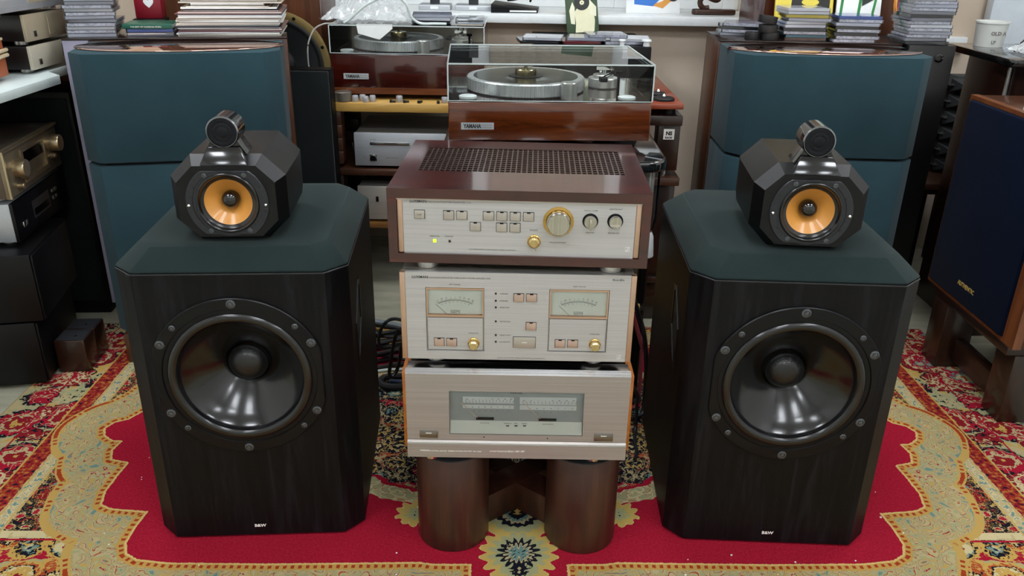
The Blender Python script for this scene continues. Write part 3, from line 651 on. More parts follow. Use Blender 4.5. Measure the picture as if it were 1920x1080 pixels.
for q in ((645, 592), (1517, 600)):
    c = F(*q); knob(t, c, .0098, .002, MATS['knob_gold'], .016, ring=1.2, name='attenuator_knob', flat=.75)
    ptext(F, 'ATTENUATOR', q[0] - 2, q[1] - 68, .0030, MATS['ink_soft'], y=.002, ax='CENTER')
for Y, s in ((232, 'A SPEAKER'), (283, 'B SPEAKER'), (331, 'OPERATING'), (432, 'PROTECTION'), (530, 'DIRECT INPUT'), (578, 'AC POSITION')):
    c = F(805, Y); b = B(); box(b, c[0] - .0019, c[0] + .0019, -.001, 0, c[1] - .0019, c[1] + .0019); obj('indicator', b, MATS['ink'], t); ptext(F, s, 833, Y + 5, .0034, MATS['ink_soft'])
ptext(F, 'LUXMAN', 200, 118, .0066, bold=.00012, sx=1.15); ptext(F, 'TWIN-MONO/STRUCTURE  PURE CLASS A POWER AMPLIFIER  M-05', 316, 121, .0040, MATS['ink_soft'], sx=1.0)
ptext(F, 'LEFT CHANNEL', 510, 170, .0032, MATS['ink_soft'], ax='CENTER'); ptext(F, 'RIGHT CHANNEL', 1408, 186, .0032, MATS['ink_soft'], ax='CENTER')
ptext(F, 'Duo-\u03b2/s', 1645, 140, .0052, sx=1.3); ptext(F, 'LUXMAN  ULTIMATE FIDELITY STEREO COMPONENTS BY LUX CORPORATION', 815, 697, .0030, MATS['ink_soft'], sx=.9)
c = F(1690, 690); emblem(t, c[0], c[1], .0042, 0)
for x in (-.165, .158):
    for y in (.045, .34):
        b = B(); lathe(b, [(.0185, -.0195), (.0195, -.018), (.0195, -.004), (.018, .0035)], 40, (x, y, 0)); obj('foot', b, MATS['satin'], t)

# ---------------------------------------------------------------- lower power amplifier with wide meter window
X0, Y0, Z0 = .0155, 1.450, .2645
t = thing('power_amplifier', 'grey silver power amplifier with wide twin-scale meter window standing on the wooden drums', 'amplifier', (X0, Y0, Z0), 0)
F = Face(720, 660, 3.84, 1.450, X0, Z0); py = 0
W = .2285; ztop = .196
wr = F.rect(470, 290, 1436, 600); zs = F(960, 640)[1]
b = B(); plate_holes(b, -W, W, zs, ztop, 0, .012, [wr]); obj('face_panel', b, MATS['yamaha_panel'], t)
b = B(); loft(b, [[(x, y, z) for y, z in ((.0005, ztop), (.012, ztop + .008), (.0125, ztop + .004), (.0125, ztop - .002))] for x in (-W, W)]); obj('top_bevel', b, MATS['steel'], t)
b = B(); loft(b, [[(x, y, z) for y, z in ((-.006, 0), (-.006, zs - .007), (0.0, zs - .001), (.012, zs - .001), (.012, 0))] for x in (-W, W)]); obj('lower_panel', b, MATS['yamaha_panel'], t, angle=20)
b = B(); loft(b, [[(x, y, z) for y, z in ((-.0061, zs - .0072), (-.0045, zs - .0052), (-.0045, zs - .0042), (-.0066, zs - .0066))] for x in (-W, W)]); obj('ledge_trim', b, MATS['chrome'], t)
b = B(); box(b, -W + .002, W - .002, .0125, .045, ztop - .003, ztop + .006); obj('top_lip', b, MATS['steel'], t, bevel=.001)
b = B(); box(b, -W + .006, W - .006, .0125, .42, .004, ztop + .002); obj('chassis', b, MATS['black_satin'], t)
for s in (-1, 1):
    b = B(); a, c = sorted((s * (W - .005), s * (W + .0085))); box(b, a, c, .014, .42, .012, ztop - .004); obj('wood_side', b, MATS['orange_side'], t, bevel=.002)
x0, x1, z0, z1 = wr; zl = z0 + (z1 - z0) * .27
b = B(); box(b, x0, x1, .0118, .0123, z0, z1); obj('meter_well', b, MATS['dark_grey'], t)
mat('dial_grey', '#8f9492', .5); mat('dial_pale', '#c3c7c4', .5); mat('meter_sill', '#c6c8bd', .4)
b = B(); box(b, x0, x1, .0105, .0118, zl, z1); dl = obj('meter_dial', b, MATS['dial_grey'], t)
b = B(); loft(b, [[(x, y, z) for y, z in ((.002, z0 + .001), (.0105, zl), (.0118, zl), (.0118, z0))] for x in (x0 + .001, x1 - .001)]); sl = obj('meter_sill', b, MATS['meter_sill'], t)
for k, (A0, A1) in enumerate(((565, 935), (978, 1388))):
    off = 12 * k
    for (Ya, Yb) in ((342 + off - 8 * k, 386 + off), (400 + off - 8 * k, 425 + off)):
        r = F.rect(A0, Ya, A1, Yb); b = B(); box(b, r[0], r[1], .0098, .0105, r[2], r[3]); obj('scale_strip', b, MATS['dial_pale'], dl)
    b = B()
    for i in range(15):
        fx = i / 14; a = F(A0 + 30 + (A1 - A0 - 40) * fx, 380 + off); lean = (fx - .5) * 1.3
        box(b, -.00025, .00025, .0092, .0097, 0, .006, Matrix.Translation((a[0], 0, a[1])) @ Matrix.Rotation(lean, 4, 'Y'))
    obj('dial_scale', b, MATS['ink'], dl)
    for i, s in enumerate(('.001', '.01', '.1', '1', '10', '50', '100', '200')):
        a = F(A0 + 30 + (A1 - A0 - 50) * i / 7, 360 + off); text(s, .0031, MATS['ink'], dl, (a[0], .0095, a[1]), ax='CENTER')
    for i, s in enumerate(('-50', '-40', '-30', '-20', '-10', '0', '+3')):
        a = F(A0 + 70 + (A1 - A0 - 100) * i / 6, 416 + off); text(s, .0028, MATS['ink'], dl, (a[0], .0095, a[1]), ax='CENTER')
        a = F(A0 + 80 + (A1 - A0 - 120) * i / 6, 445 + off); text(s, .0026, MATS['ink_soft'], dl, (a[0], .0102, a[1]), ax='CENTER')
    p0, p1 = (F(678, 493), F(553, 378)) if k == 0 else (F(1132, 503), F(1015, 390))
    b = B(); tube(b, [(p0[0], .0075, p0[1]), (p1[0], .0075, p1[1])], .0006, 6, False); obj('needle', b, mat('needle_tan', '#dcb6a4', .5), dl)
    r = F.rect(662 + 452 * k, 489 + 9 * k, 790 + 452 * k, 500 + 9 * k); b = B(); box(b, r[0], r[1], .006, .0108, r[2], r[3]); obj('pointer_slot', b, MATS['void'], dl)
for X, Y, s in ((725, 526, 'LEFT CHANNEL'), (890, 530, 'PROTECTOR'), (950, 530, 'PEAK'), (1012, 531, 'THERMAL'), (1180, 536, 'RIGHT CHANNEL')): ptext(F, s, X, Y, .0028, MATS['ink_soft'], y=.0068, ax='CENTER')
for X in (890, 950, 1012): c = F(X, 542); b = B(); box(b, c[0] - .0032, c[0] + .0032, .0040, .0062, c[1] - .0005, c[1] + .0007); obj('indicator', b, MATS['ink'], sl)
ptext(F, 'POWER LEVEL', 952, 319, .0040, MATS['ink'], y=.0105, ax='CENTER')
b = B(); box(b, x0, x1, .001, .0015, z0, z1); obj('meter_glass', b, MATS['thin_glass'], t)
for q, s in (((258, 565, 388, 612), 'POWER'), ((1512, 588, 1648, 638), 'SPEAKERS')):
    r = F.rect(*q); b = B(); box(b, r[0], r[1], -.003, .001, r[2], r[3]); o = obj('push_button', b, MATS['grey_steel'], t, bevel=.0008)
    b = B(); box(b, (r[0] + r[1]) / 2 - .006, (r[0] + r[1]) / 2 + .006, -.0036, -.003, r[3] - .005, r[3] - .0038); obj('indicator', b, MATS['white_ink'], o)
for q in ((720, 612), (1177, 622)): c = F(*q); b = B(); cyl(b, .0013, .001, (c[0], 0, c[1]), 'y', 12); obj('panel_hole', b, MATS['void'], t)  # near-black discs painting the dark inside small panel holes
ptext(F, 'YAMAHA', 262, 700, .0050, MATS['white_ink'], y=-.006, sx=1.0, bold=.0001); ptext(F, 'NATURAL SOUND   STEREO POWER AMPLIFIER  MX-10000', 336, 702, .0038, MATS['white_ink'], y=-.006, sx=1.08)
c = F(760, 706); o = text('Limited Centennial Edition 1887-1987', .0058, MATS['white_ink'], t, (c[0], -.0063, c[1]), sx=.82)
o.data.transform(Matrix(((1, .3, 0, 0), (0, 1, 0, 0), (0, 0, 1, 0), (0, 0, 0, 1))))
for x in (-.18, .165):
    for y in (.03, .30):
        b = B(); lathe(b, [(.014, -.0205), (.0165, -.019), (.0165, -.008), (.014, .0045)], 32, (x, y, 0)); obj('foot', b, MATS['chrome'], t)
# ================================================================== large cloth-fronted speakers behind
mat('lilac_sheen', '#8d8a9d', .3); mat('baffle_black', '#0a0a0b', .35)
def large_speaker(loc, rz, label, GW, bl, br, sheen_m=None, back=None):
    t = thing('large_speaker', label, 'speaker', loc, rz)
    G = GW / 2; D0, D1 = .285, .55
    def gr(z0, z1, ins=0.):
        b = B(); p = [(-G + .045, ins), (G - .045, ins), (G, .05), (G, D0), (-G, D0), (-G, .05)]
        prism(b, p, z0, z1); return b
    obj('upper_grille', gr(.648, .955), MATS['teal_cloth'], t, bevel=.003); obj('lower_grille', gr(.10, .638), MATS['teal_cloth'], t, bevel=.003)
    b = B(); prism(b, [(-G + .06, .02), (G - .06, .02), (G - .02, .06), (G - .02, D0), (-G + .02, D0), (-G + .02, .06)], .636, .65); obj('grille_gap', b, MATS['black'], t)
    b = B(); box(b, -G - (0 if sheen_m else bl), G + br, D0, D0 + .025, .09, .959); obj('baffle', b, MATS['cabinet_wood'], t, bevel=.002)
    if sheen_m: b = B(); box(b, -G - bl, -G - .0004, D0, D0 + .025, .09, .959); obj('sheen_edge', b, sheen_m, t, bevel=.002)  # baffle edge whose lilac is reflected light painted as base colour
    plan = [(-G - bl + .004, D0 + .0255)] + (back or [(-G + .004, D1), (G - .004, D1)]) + [(G + br - .004, D0 + .0255)]
    b = B(); prism(b, plan[::-1], .09, .959); obj('cabinet', b, MATS['cabinet_wood'], t, bevel=.002)
    b = B(); prism(b, ([(-G - bl, D0 - .002)] + plan[1:-1] + [(G + br, D0 - .002)])[::-1], .9592, .965); obj('top_board', b, MATS['espresso'], t, bevel=.001)
    # mirror-copper lens plate lying on top of the grille
    b = B(); pl = [((G + .006) * math.cos(a), .149 + .131 * -math.sin(a)) for a in [2 * PI * k / 72 for k in range(72)]]
    prism(b, pl, .9555, .9600); obj('lens_plate', b, MATS['copper_mirror'], t, bevel=.0015)
    for x in (-G + .02, G - .07):
        for y in (.0, .29): b = B(); box(b, x, x + .055, y, y + .06, 0.0005, .0999 if y < .1 else .0899); obj('foot', b, MATS['brown_z'], t, bevel=.002)
    return t
large_speaker((-.9588, 2.3607, 0), R_(12.4), 'tall teal cloth-fronted speaker with pale side edge and a stack of records on top', .572, .075, .012, MATS['lilac_sheen'], [(-.357, .36), (-.30, .595), (.06, .595), (.20, .450), (.294, .420)])
large_speaker((.965, 2.530, 0), R_(-1.6), 'tall teal cloth-fronted speaker with black tape rolls and disc cases on top', .595, .0, .0)
TOPL = TOPR = .965
t = thing('slim_tower', 'slim black tower speaker behind the edge of the teal speaker with tape rolls', 'speaker', (1.355, 2.775, FZ))
b = B(); box(b, -.075, .078, .012, .28, 0, .9645 - FZ); obj('cabinet', b, MATS['baffle_black'], t, bevel=.003); b = B(); box(b, -.075, .078, 0, .0118, 0.002, .9640 - FZ); fb = obj('front_board', b, MATS['baffle_black'], t, bevel=.002)
b = B(); lathe(b, [(.014, 0), (.014, .003), (.009, .004), (.008, .001), (.001, .001)], 24, (.028, 0, .925 - FZ), 'y'); obj('bolt', b, MATS['black_gloss'], fb)

# ================================================================== disc cases and records
n = NT('case_plastic'); f, _ = n.noise(n.coord(), 90, 2)
n.set(color=n.ramp(f, [(.3, '#aeaebd'), (.6, '#e2e2ea')]), rough=.12, spec=.7); MATS['case_plastic'] = n.m
clear('case_clear', '#eef1f5', .03, 1.5, .10)
CDW, CDD, CDT = .142, .125, .0104
ORD = 'lowest second third fourth fifth sixth seventh eighth ninth tenth eleventh twelfth thirteenth fourteenth fifteenth sixteenth seventeenth'.split()
def nth(k, n_): return 'topmost' if k == n_ - 1 else (ORD[k] if k == 0 else ORD[k] + ' from below')
def cd_meshes():
    b = B(); box(b, -CDW / 2, CDW / 2, 0, CDD, 0, .0042); box(b, -CDW / 2, CDW / 2, .0006, CDD, .0050, .0100); shell = mesh('case_shell', b, MATS['case_clear'])
    b = B(); box(b, -CDW / 2 + .004, CDW / 2 - .004, .0012, CDD - .002, .0008, .0094); tray = b
    return shell, mesh('paper_insert', tray, MATS['case_plastic'])
CD_SHELL, CD_TRAY = cd_meshes()
def tinted(name, c): m = mat('paper_' + name, c, .5); me = CD_TRAY.copy(); me.materials.clear(); me.materials.append(m); return me
TINT = {k: tinted(k, c) for k, c in dict(white='#e4e4e6', grey='#9b9ba4', dark='#26262c', green='#0f5a41', blue='#3a5fae', teal='#2c6f80', brown='#5a3a2c', yellow='#c8b53c', silver='#c6c8d2', red='#8c2430').items()}
TINT['clear'] = CD_TRAY
def cd(x, y, z, rz, tint, label, group):
    o = obj('disc_case', CD_SHELL, None, None, (x, y, z), (0, 0, rz)); tag(o, label, 'disc case', group)
    i = obj('paper_insert', TINT[tint], None, o); return o
def cd_stack(u, v, z, rz, n_, tints, label, group, jit=.007, tilt=6, dx=0, dy=0, at=None):
    p = at or atz(u, v, z)
    for k in range(n_):
        j = random.uniform(-jit, jit); cd(p.x + CDW / 2 * math.cos(rz) + j, p.y + CDW / 2 * math.sin(rz) + random.uniform(-jit, jit) + .022, z + .0002 + k * CDT, rz + R_(random.uniform(-tilt, tilt)), tints[k % len(tints)], label.replace('#', nth(k, n_)), group)
cd_stack(122, 72, TOPL, R_(18), 13, ['silver', 'clear', 'white', 'clear', 'grey'], 'disc case, #, in the tall stack beside the record pile', 'disc cases stacked beside the records')
for k, (tn, lb) in enumerate((('grey', 'grey-spined disc case under the blue one on the pale-edged teal speaker'), ('blue', 'blue disc case between green book and grey case on the teal speaker'))):
    p = atz(236, 68, TOPL); cd(p.x + .07, p.y + .02, TOPL + .0002 + k * CDT, R_(13), tn, lb, None)
def slab(name, label, cat, w_, d_, h_, m, loc, rz, group=None, bevel=.001, page=None):
    b = B(); box(b, -w_ / 2, w_ / 2, 0, d_, 0, h_); o = obj(name, b, m, None, loc, (0, 0, rz), bevel=min(bevel, h_ * .3)); tag(o, label, cat, group)
    if page:
        b = B(); box(b, -w_ / 2 + .003, w_ / 2 + .0006, .004, d_ + .0006, h_ * .12, h_ * .88); obj('pages', b, page, o)
    return o
p = atz(229, 68, TOPL)
o = slab('book', 'dark green paperback lying on the blue disc case', 'book', .148, .13, .014, mat('book_green', '#0e5340', .4), (p.x + .075, p.y + .018, TOPL + 2 * CDT + .0004), R_(11), page=MATS['white'])
text('THE BEST OF CLASSICAL MUSIC', .0065, MATS['white_ink'], o, (-.05, -.0004, .004))
# black box and red bag at the back of the left top
p = atz(302, 40, TOPL)
b = B(); box(b, -.05, .05, 0, .085, 0, .035); o = tag(obj('storage_box', b, MATS['black'], None, (-1.208, 2.815, TOPL + .0002), (0, 0, R_(12)), bevel=.003), 'flat black box carrying a red package on the teal speaker', 'box')
b = B(); box(b, -.042, .042, 0, .06, 0, .09); o = tag(obj('gift_package', b, mat('red_pack', '#7d0f22', .35), None, (-1.209, 2.826, TOPL + .0352), (0, 0, R_(9)), bevel=.004), 'dark red package with a pale heart standing on the black box', 'package')
b = B(); pr = [(.016 * math.sin(a) ** 3 * 1., .013 * math.cos(a) - .005 * math.cos(2 * a) - .002 * math.cos(3 * a)) for a in [2 * PI * k / 28 for k in range(28)]]; prism(b, pr, -.001, .0005, 'y'); obj('heart_print', b, MATS['white'], o, (0.004, -.0002, .05))
# records
LPC = ['#d8d2c4', '#2c2a33', '#e4e2dd', '#7d4a4e', '#b7a98c', '#e9e7e2', '#3c3f48', '#c9beaa', '#8f6f66', '#dcdad6', '#55606b', '#efeeea']
p0 = atz(330, 68, TOPL); z = TOPL + .0002
for k in range(27):
    th_ = random.choice((.003, .0034, .004, .005)); w_ = .312 if k < 17 else random.choice((.22, .25, .312, .29))
    m = mat('sleeve_%d' % (k % 12), LPC[(k * 5) % 12], .45)
    b = B(); box(b, -w_ / 2, w_ / 2, 0, .29 if k < 17 else .22, 0, th_); o = obj('record_sleeve', b, m, None, (p0.x + .162 + random.uniform(-.008, .008), p0.y + .034 + random.uniform(-.006, .006) + (.02 if k >= 17 else 0), z), (0, 0, R_(12 + random.uniform(-2.2, 2.2))))
    tag(o, ('record sleeve, %s, in the pile on the pale-edged teal speaker' % nth(k, 17)) if k < 17 else ('thin magazine, %s, on top of the record pile' % nth(k - 17, 10)), 'record' if k < 17 else 'magazine', 'records piled on the teal speaker' if k < 17 else 'magazines on the record pile')
    b = B(); box(b, -w_ / 2 + .002, w_ / 2 + .0004, -.0003, .004, th_ * .3, th_ * .7); obj('spine', b, MATS['white'] if k % 3 else MATS['dark_grey'], o)
    z += th_ + .0002
# right speaker top: four stacks, tape rolls, pictures
cd_stack(1378, 62, TOPR, R_(-14), 4, ['silver', 'clear', 'dark', 'clear'], 'disc case, #, in the loose pile behind the black tape rolls', 'disc cases beside the tape rolls', .01, 10, at=Vector((.703, 2.945, 0)))
cd_stack(1472, 78, TOPR, R_(-2), 10, ['brown', 'teal', 'clear', 'dark', 'white', 'white', 'silver', 'yellow', 'white', 'white'], 'disc case, #, in the mixed stack before the yellow picture', 'disc cases in front of the yellow picture')
cd_stack(1568, 81, TOPR, R_(-3), 8, ['clear', 'clear', 'dark', 'clear', 'dark', 'silver', 'clear', 'blue'], 'disc case, #, in the stack before the green chair picture', 'disc cases before the green picture')
cd_stack(1703, 85, TOPR, R_(1), 15, ['dark', 'grey', 'clear', 'silver', 'clear', 'white', 'clear', 'grey'], 'disc case, #, in the stack on the slim black tower', 'disc cases in the tallest stack', .006)
for k, (u, v, r, zz, tl) in enumerate(((1410, 68, .024, 0, 0), (1442, 72, .031, 0, 0), (1439, 60, .031, .0242, 0), (1437, 50, .031, .0527, 8))):
    p = aty(u, v, 2.855); b = B(); n_ = 36
    rings = [[(rr * math.cos(2 * PI * i / n_), rr * math.sin(2 * PI * i / n_), zq) for i in range(n_)] for rr, zq in ((r * .55, 0), (r, 0), (r, .024), (r * .55, .024), (r * .55, 0))]
    loft(b, rings, False, False); o = obj('tape_roll', b, MATS['rubber'], None, (p.x, 2.855, TOPR + .0002 + zz), (0, R_(tl), 0), bevel=.001)
    tag(o, ['smallest black tape roll lying beside the tape stack', 'black tape roll at the foot of the tape stack', 'black tape roll in the middle of the tape stack', 'black tape roll tilted on top of the tape stack'][k], 'tape roll', 'black tape rolls')
def picture(name, label, w_, h_, loc, rot, base_m, shapes, th=.012):
    b = B(); box(b, -w_ / 2, w_ / 2, 0, th, 0, h_); o = tag(obj(name, b, base_m, None, loc, rot, bevel=.001), label, 'picture')
    for i, (pl, col) in enumerate(shapes):
        b = B(); prism(b, pl, -.0004 - .00025 * (i + 1), .0005, 'y'); obj('print', b, mat('print_' + col, col, .55), o)
    return o
def ell(cx, cy, rx, ry, n_=24, a0=0, a1=2 * PI): return [(cx + rx * math.cos(a0 + (a1 - a0) * i / n_), cy + ry * math.sin(a0 + (a1 - a0) * i / n_)) for i in range(n_)]
picture('yellow_picture', 'yellow and black print leaning behind the mixed disc stack', .20, .27, (1.006, 3.018, TOPR + .001), (R_(-14), 0, R_(-2)), mat('yellow_board', '#d9c64a', .5),
        [([(-.05, .05), (.05, .03), (.06, .14), (.02, .2), (-.04, .16)], '#15130f'), (ell(-.055, .20, .03, .022), '#c2405a'), ([(.055, .03), (.085, .02), (.09, .2), (.06, .22)], '#15130f'), (ell(.02, .11, .03, .012), '#d9c64a'), (ell(-.01, .075, .035, .008), '#e8dc80')])
picture('chair_picture', 'white board printed with an angular green chair shape', .15, .26, (1.193, 3.012, TOPR + .001), (R_(-14), 0, R_(-6)), MATS['white'],
        [([(-.065, .155), (.01, .125), (.07, .16), (.0, .195)], '#1f9a3c'), ([(-.06, .15), (-.05, .152), (-.058, .03), (-.066, .03)], '#1f7a38'), ([(.0, .13), (.01, .13), (.0, .02), (-.008, .02)], '#1f7a38'), ([(.055, .15), (.064, .155), (.05, .06), (.042, .06)], '#1f7a38'), ([(.01, .125), (.07, .158), (.07, .135), (.01, .10)], '#15231a'), (ell(.035, .13, .006, .006), '#6fd08a')])
b = B(); tube(b, [(-.02, 0, .002), (-.055, 0, .05), (-.05, 0, .12), (0, 0, .16)], .006, 8); rb = thing('ribbon_rainbow', 'rainbow-striped curved ribbon standing by the tallest disc stack', 'ribbon', (1.424, 3.005, TOPR - .0050)); b.free()
for k, c in enumerate(('#e08a3c', '#e9c766', '#d23f5a', '#4a62c0', '#e9e0d4')):
    b = B(); r = .12 - .006 * k; pts = [(-r * math.cos(a), 0, .13 - r * math.sin(a) if False else .128 + r * -math.sin(a)) for a in [R_(q) for q in range(0, 91, 9)]]; tube(b, pts, .0032, 6, False); obj('stripe', b, mat('stripe' + c, c, .5), rb)

# ================================================================== dark cloth speaker, wood cabinet and big bare driver behind
t = thing('dark_speaker', 'plain charcoal cloth panel speaker standing behind the pale-edged teal speaker', 'speaker', (-.745, 2.86, FZ), 0)
b = B(); box(b, -.11, .105, .02, .085, 0, .845); obj('cabinet', b, MATS['black'], t); b = B(); box(b, -.108, .103, 0, .0195, .01, .842); obj('cloth_front', b, MATS['dark_cloth'], t, bevel=.004)
t = thing('wood_crate', 'brown wooden crate under the bare woofer', 'crate', (-.86, 2.985, FZ)); b = B(); box(b, -.22, .145, 0, .17, 0, .64); obj('body', b, MATS['brown_x'], t, bevel=.003)
t = thing('bare_woofer', 'large bare woofer with gold frame ring leaning upright behind the charcoal panel', 'woofer', (-.862, 3.06, .6320)); R0 = .19; c = (0, 0, R0 + .001)
b = B(); lathe(b, [(R0 * .86, -.006), (R0 * .985, -.006), (R0, -.004), (R0, .004), (R0 * .9, .006), (R0 * .86, .003)], 64, c, 'y', False, False); fr = obj('frame_ring', b, mat('frame_gold', '#a8935f', .35, .6), t)
b = B(); lathe(b, [(R0 * .88, .002), (R0 * .83, .009), (R0 * .78, .003), (R0 * .76, .002)], 64, c, 'y', False, False); obj('surround', b, MATS['rubber'], t, angle=80)
b = B(); lathe(b, [(R0 * .77, .002), (R0 * .5, -.02), (R0 * .3, -.04), (R0 * .25, -.045)], 64, c, 'y', False, True); obj('cone', b, mat('cone_grey', '#2c3032', .6), t, angle=80)
b = B(); lathe(b, [(R0 * .27, -.043), (R0 * .24, -.034), (R0 * .12, -.028), (R0 * .02, -.027)], 32, c, 'y', False, True); obj('dust_cap', b, MATS['rubber'], t, angle=80)
b = B(); lathe(b, [(R0 * .84, -.006), (R0 * .5, -.055)], 40, c, 'y', False, True); obj('basket', b, MATS['dark_grey'], t)
for k in range(8): a = R_(22 + 45 * k); b = B(); cyl(b, .006, .002, (R0 * .93 * math.cos(a), -.0055, c[2] + R0 * .93 * math.sin(a)), 'y', 12); obj('bolt_hole', b, MATS['black'], fr)
def wood_case(name, label, x0, x1, y0, y1, z1, m, panel=None, cat='cabinet'):
    t = thing(name, label, cat, ((x0 + x1) / 2, y0, FZ)); W = (x1 - x0) / 2
    b = B(); box(b, -W, W, .02, y1 - y0, 0, z1); obj('carcass', b, m, t, bevel=.003)
    b = B(); plate_holes(b, -W, W, 0, z1, 0, .0195, [(-W + .06, W - .06, .12, z1 - .08)]); obj('face_frame', b, m, t)
    b = B(); box(b, -W + .06, W - .06, .008, .0195, .12, z1 - .08); obj('panel', b, panel or m, t); return t
wood_case('tall_cabinet', 'tall brown wooden cabinet beside the window sill behind the bare woofer', -1.35, -.72, 3.16, 3.44, 1.45, MATS['cabinet_wood'])
wood_case('tall_cabinet', 'tall red-brown wooden cabinet behind the black-edged teal speaker', .885, 1.50, 3.10, 3.44, 1.45, wood('red_cab', '#2a0e08', '#43190d', '#582713', 'z', .35, .3, .6), MATS['cabinet_wood'])

# ================================================================== pale wooden block rack (left of centre)
t = thing('block_rack', 'hi-fi rack with yellow pine top shelf on stacked wooden block legs', 'rack', (-.4, 2.955, FZ)); ZO = -FZ
def rk(name, x0, x1, y0, y1, z0, z1, m, bev=.003): b = B(); box(b, x0, x1, y0, y1, z0 + ZO, z1 + ZO); return obj(name, b, m, t, bevel=bev)
rk('pine_shelf', -.303, .30, 0, .42, .680, .712, MATS['pine']); rk('lower_shelf', -.30, .30, -.005, .42, .446, .470, MATS['brown_x']); rk('bottom_shelf', -.28, .28, 0, .42, .240, .262, wood('pine_dark', '#5a3a1a', '#7a5226', '#8c6230', 'x'))
for sx in (-.262, .2725):
    for sy in (.03, .36):
        for k in range(4): z0 = .486 + k * .0485; rk('block', sx - (.034 if sx < 0 else .030) + .002 * (k % 2), sx + (.034 if sx < 0 else .028), sy - .025, sy + .04, z0, z0 + .0475, MATS['brown_x'], .003)
        b = B(); cyl(b, .009, .0155, (sx, sy, .4702 + ZO)); obj('spike', b, MATS['chrome'], t)
        rk('leg', sx - .03, sx + .03, sy - .025, sy + .035, .262, .446, MATS['espresso_z']); rk('leg', sx - .03, sx + .03, sy - .025, sy + .035, FZ, .240, MATS['espresso_z'])
# silver disc player and the amplifier below it
def silver_unit(name, label, cat, loc, w_, h_, d_, panel, lid):
    t = thing(name, label, cat, loc)
    b = B(); box(b, -w_ / 2, w_ / 2, 0, .012, .0, h_); obj('face_panel', b, panel, t, bevel=.002)
    b = B(); box(b, -w_ / 2 + .003, w_ / 2 - .003, .0122, d_, .002, h_ - .001); obj('lid', b, lid, t, bevel=.002)
    for x in (-w_ / 2 + .04, w_ / 2 - .04):
        for y in (.05, d_ - .05): b = B(); cyl(b, .018, .0105, (x, y, -.0102)); obj('foot', b, MATS['black'], t)
    return t
brushed('cool_silver', '#b3b8bd', '#c6cbcf', 'x', .4, .6); mat('lid_grey', '#6d6a65', .4, .2)
t = silver_unit('disc_player', 'silver disc player on the lower shelf of the block rack', 'disc player', (-.374, 2.963, .4805), .425, .122, .32, MATS['cool_silver'], MATS['lid_grey'])
b = B(); box(b, -.155, -.01, -.003, .001, .078, .089); obj('disc_tray', b, MATS['steel'], t, bevel=.001)
b = B(); cyl(b, .0105, .006, (-.145, 0, .030), 'y'); k = obj('power_button', b, MATS['chrome'], t); b = B(); box(b, -.158, -.132, -.001, .001, .018, .042); obj('button_plate', b, MATS['steel'], t)
text('CD  DVD', .006, MATS['ink_soft'], t, (-.155, -.0005, .096)); text('SUPER AUDIO CD', .006, MATS['ink_soft'], t, (-.10, -.0005, .029)); text('POWER', .004, MATS['ink_soft'], t, (-.185, -.0005, .030))
t = silver_unit('integrated_amplifier', 'pale silver amplifier on the bottom shelf of the block rack', 'amplifier', (-.372, 2.963, .2725), .425, .130, .34, MATS['champagne'], MATS['lid_grey'])
b = B(); box(b, -.145, -.135, -.002, .001, .070, .090); obj('rocker_switch', b, MATS['black'], t)

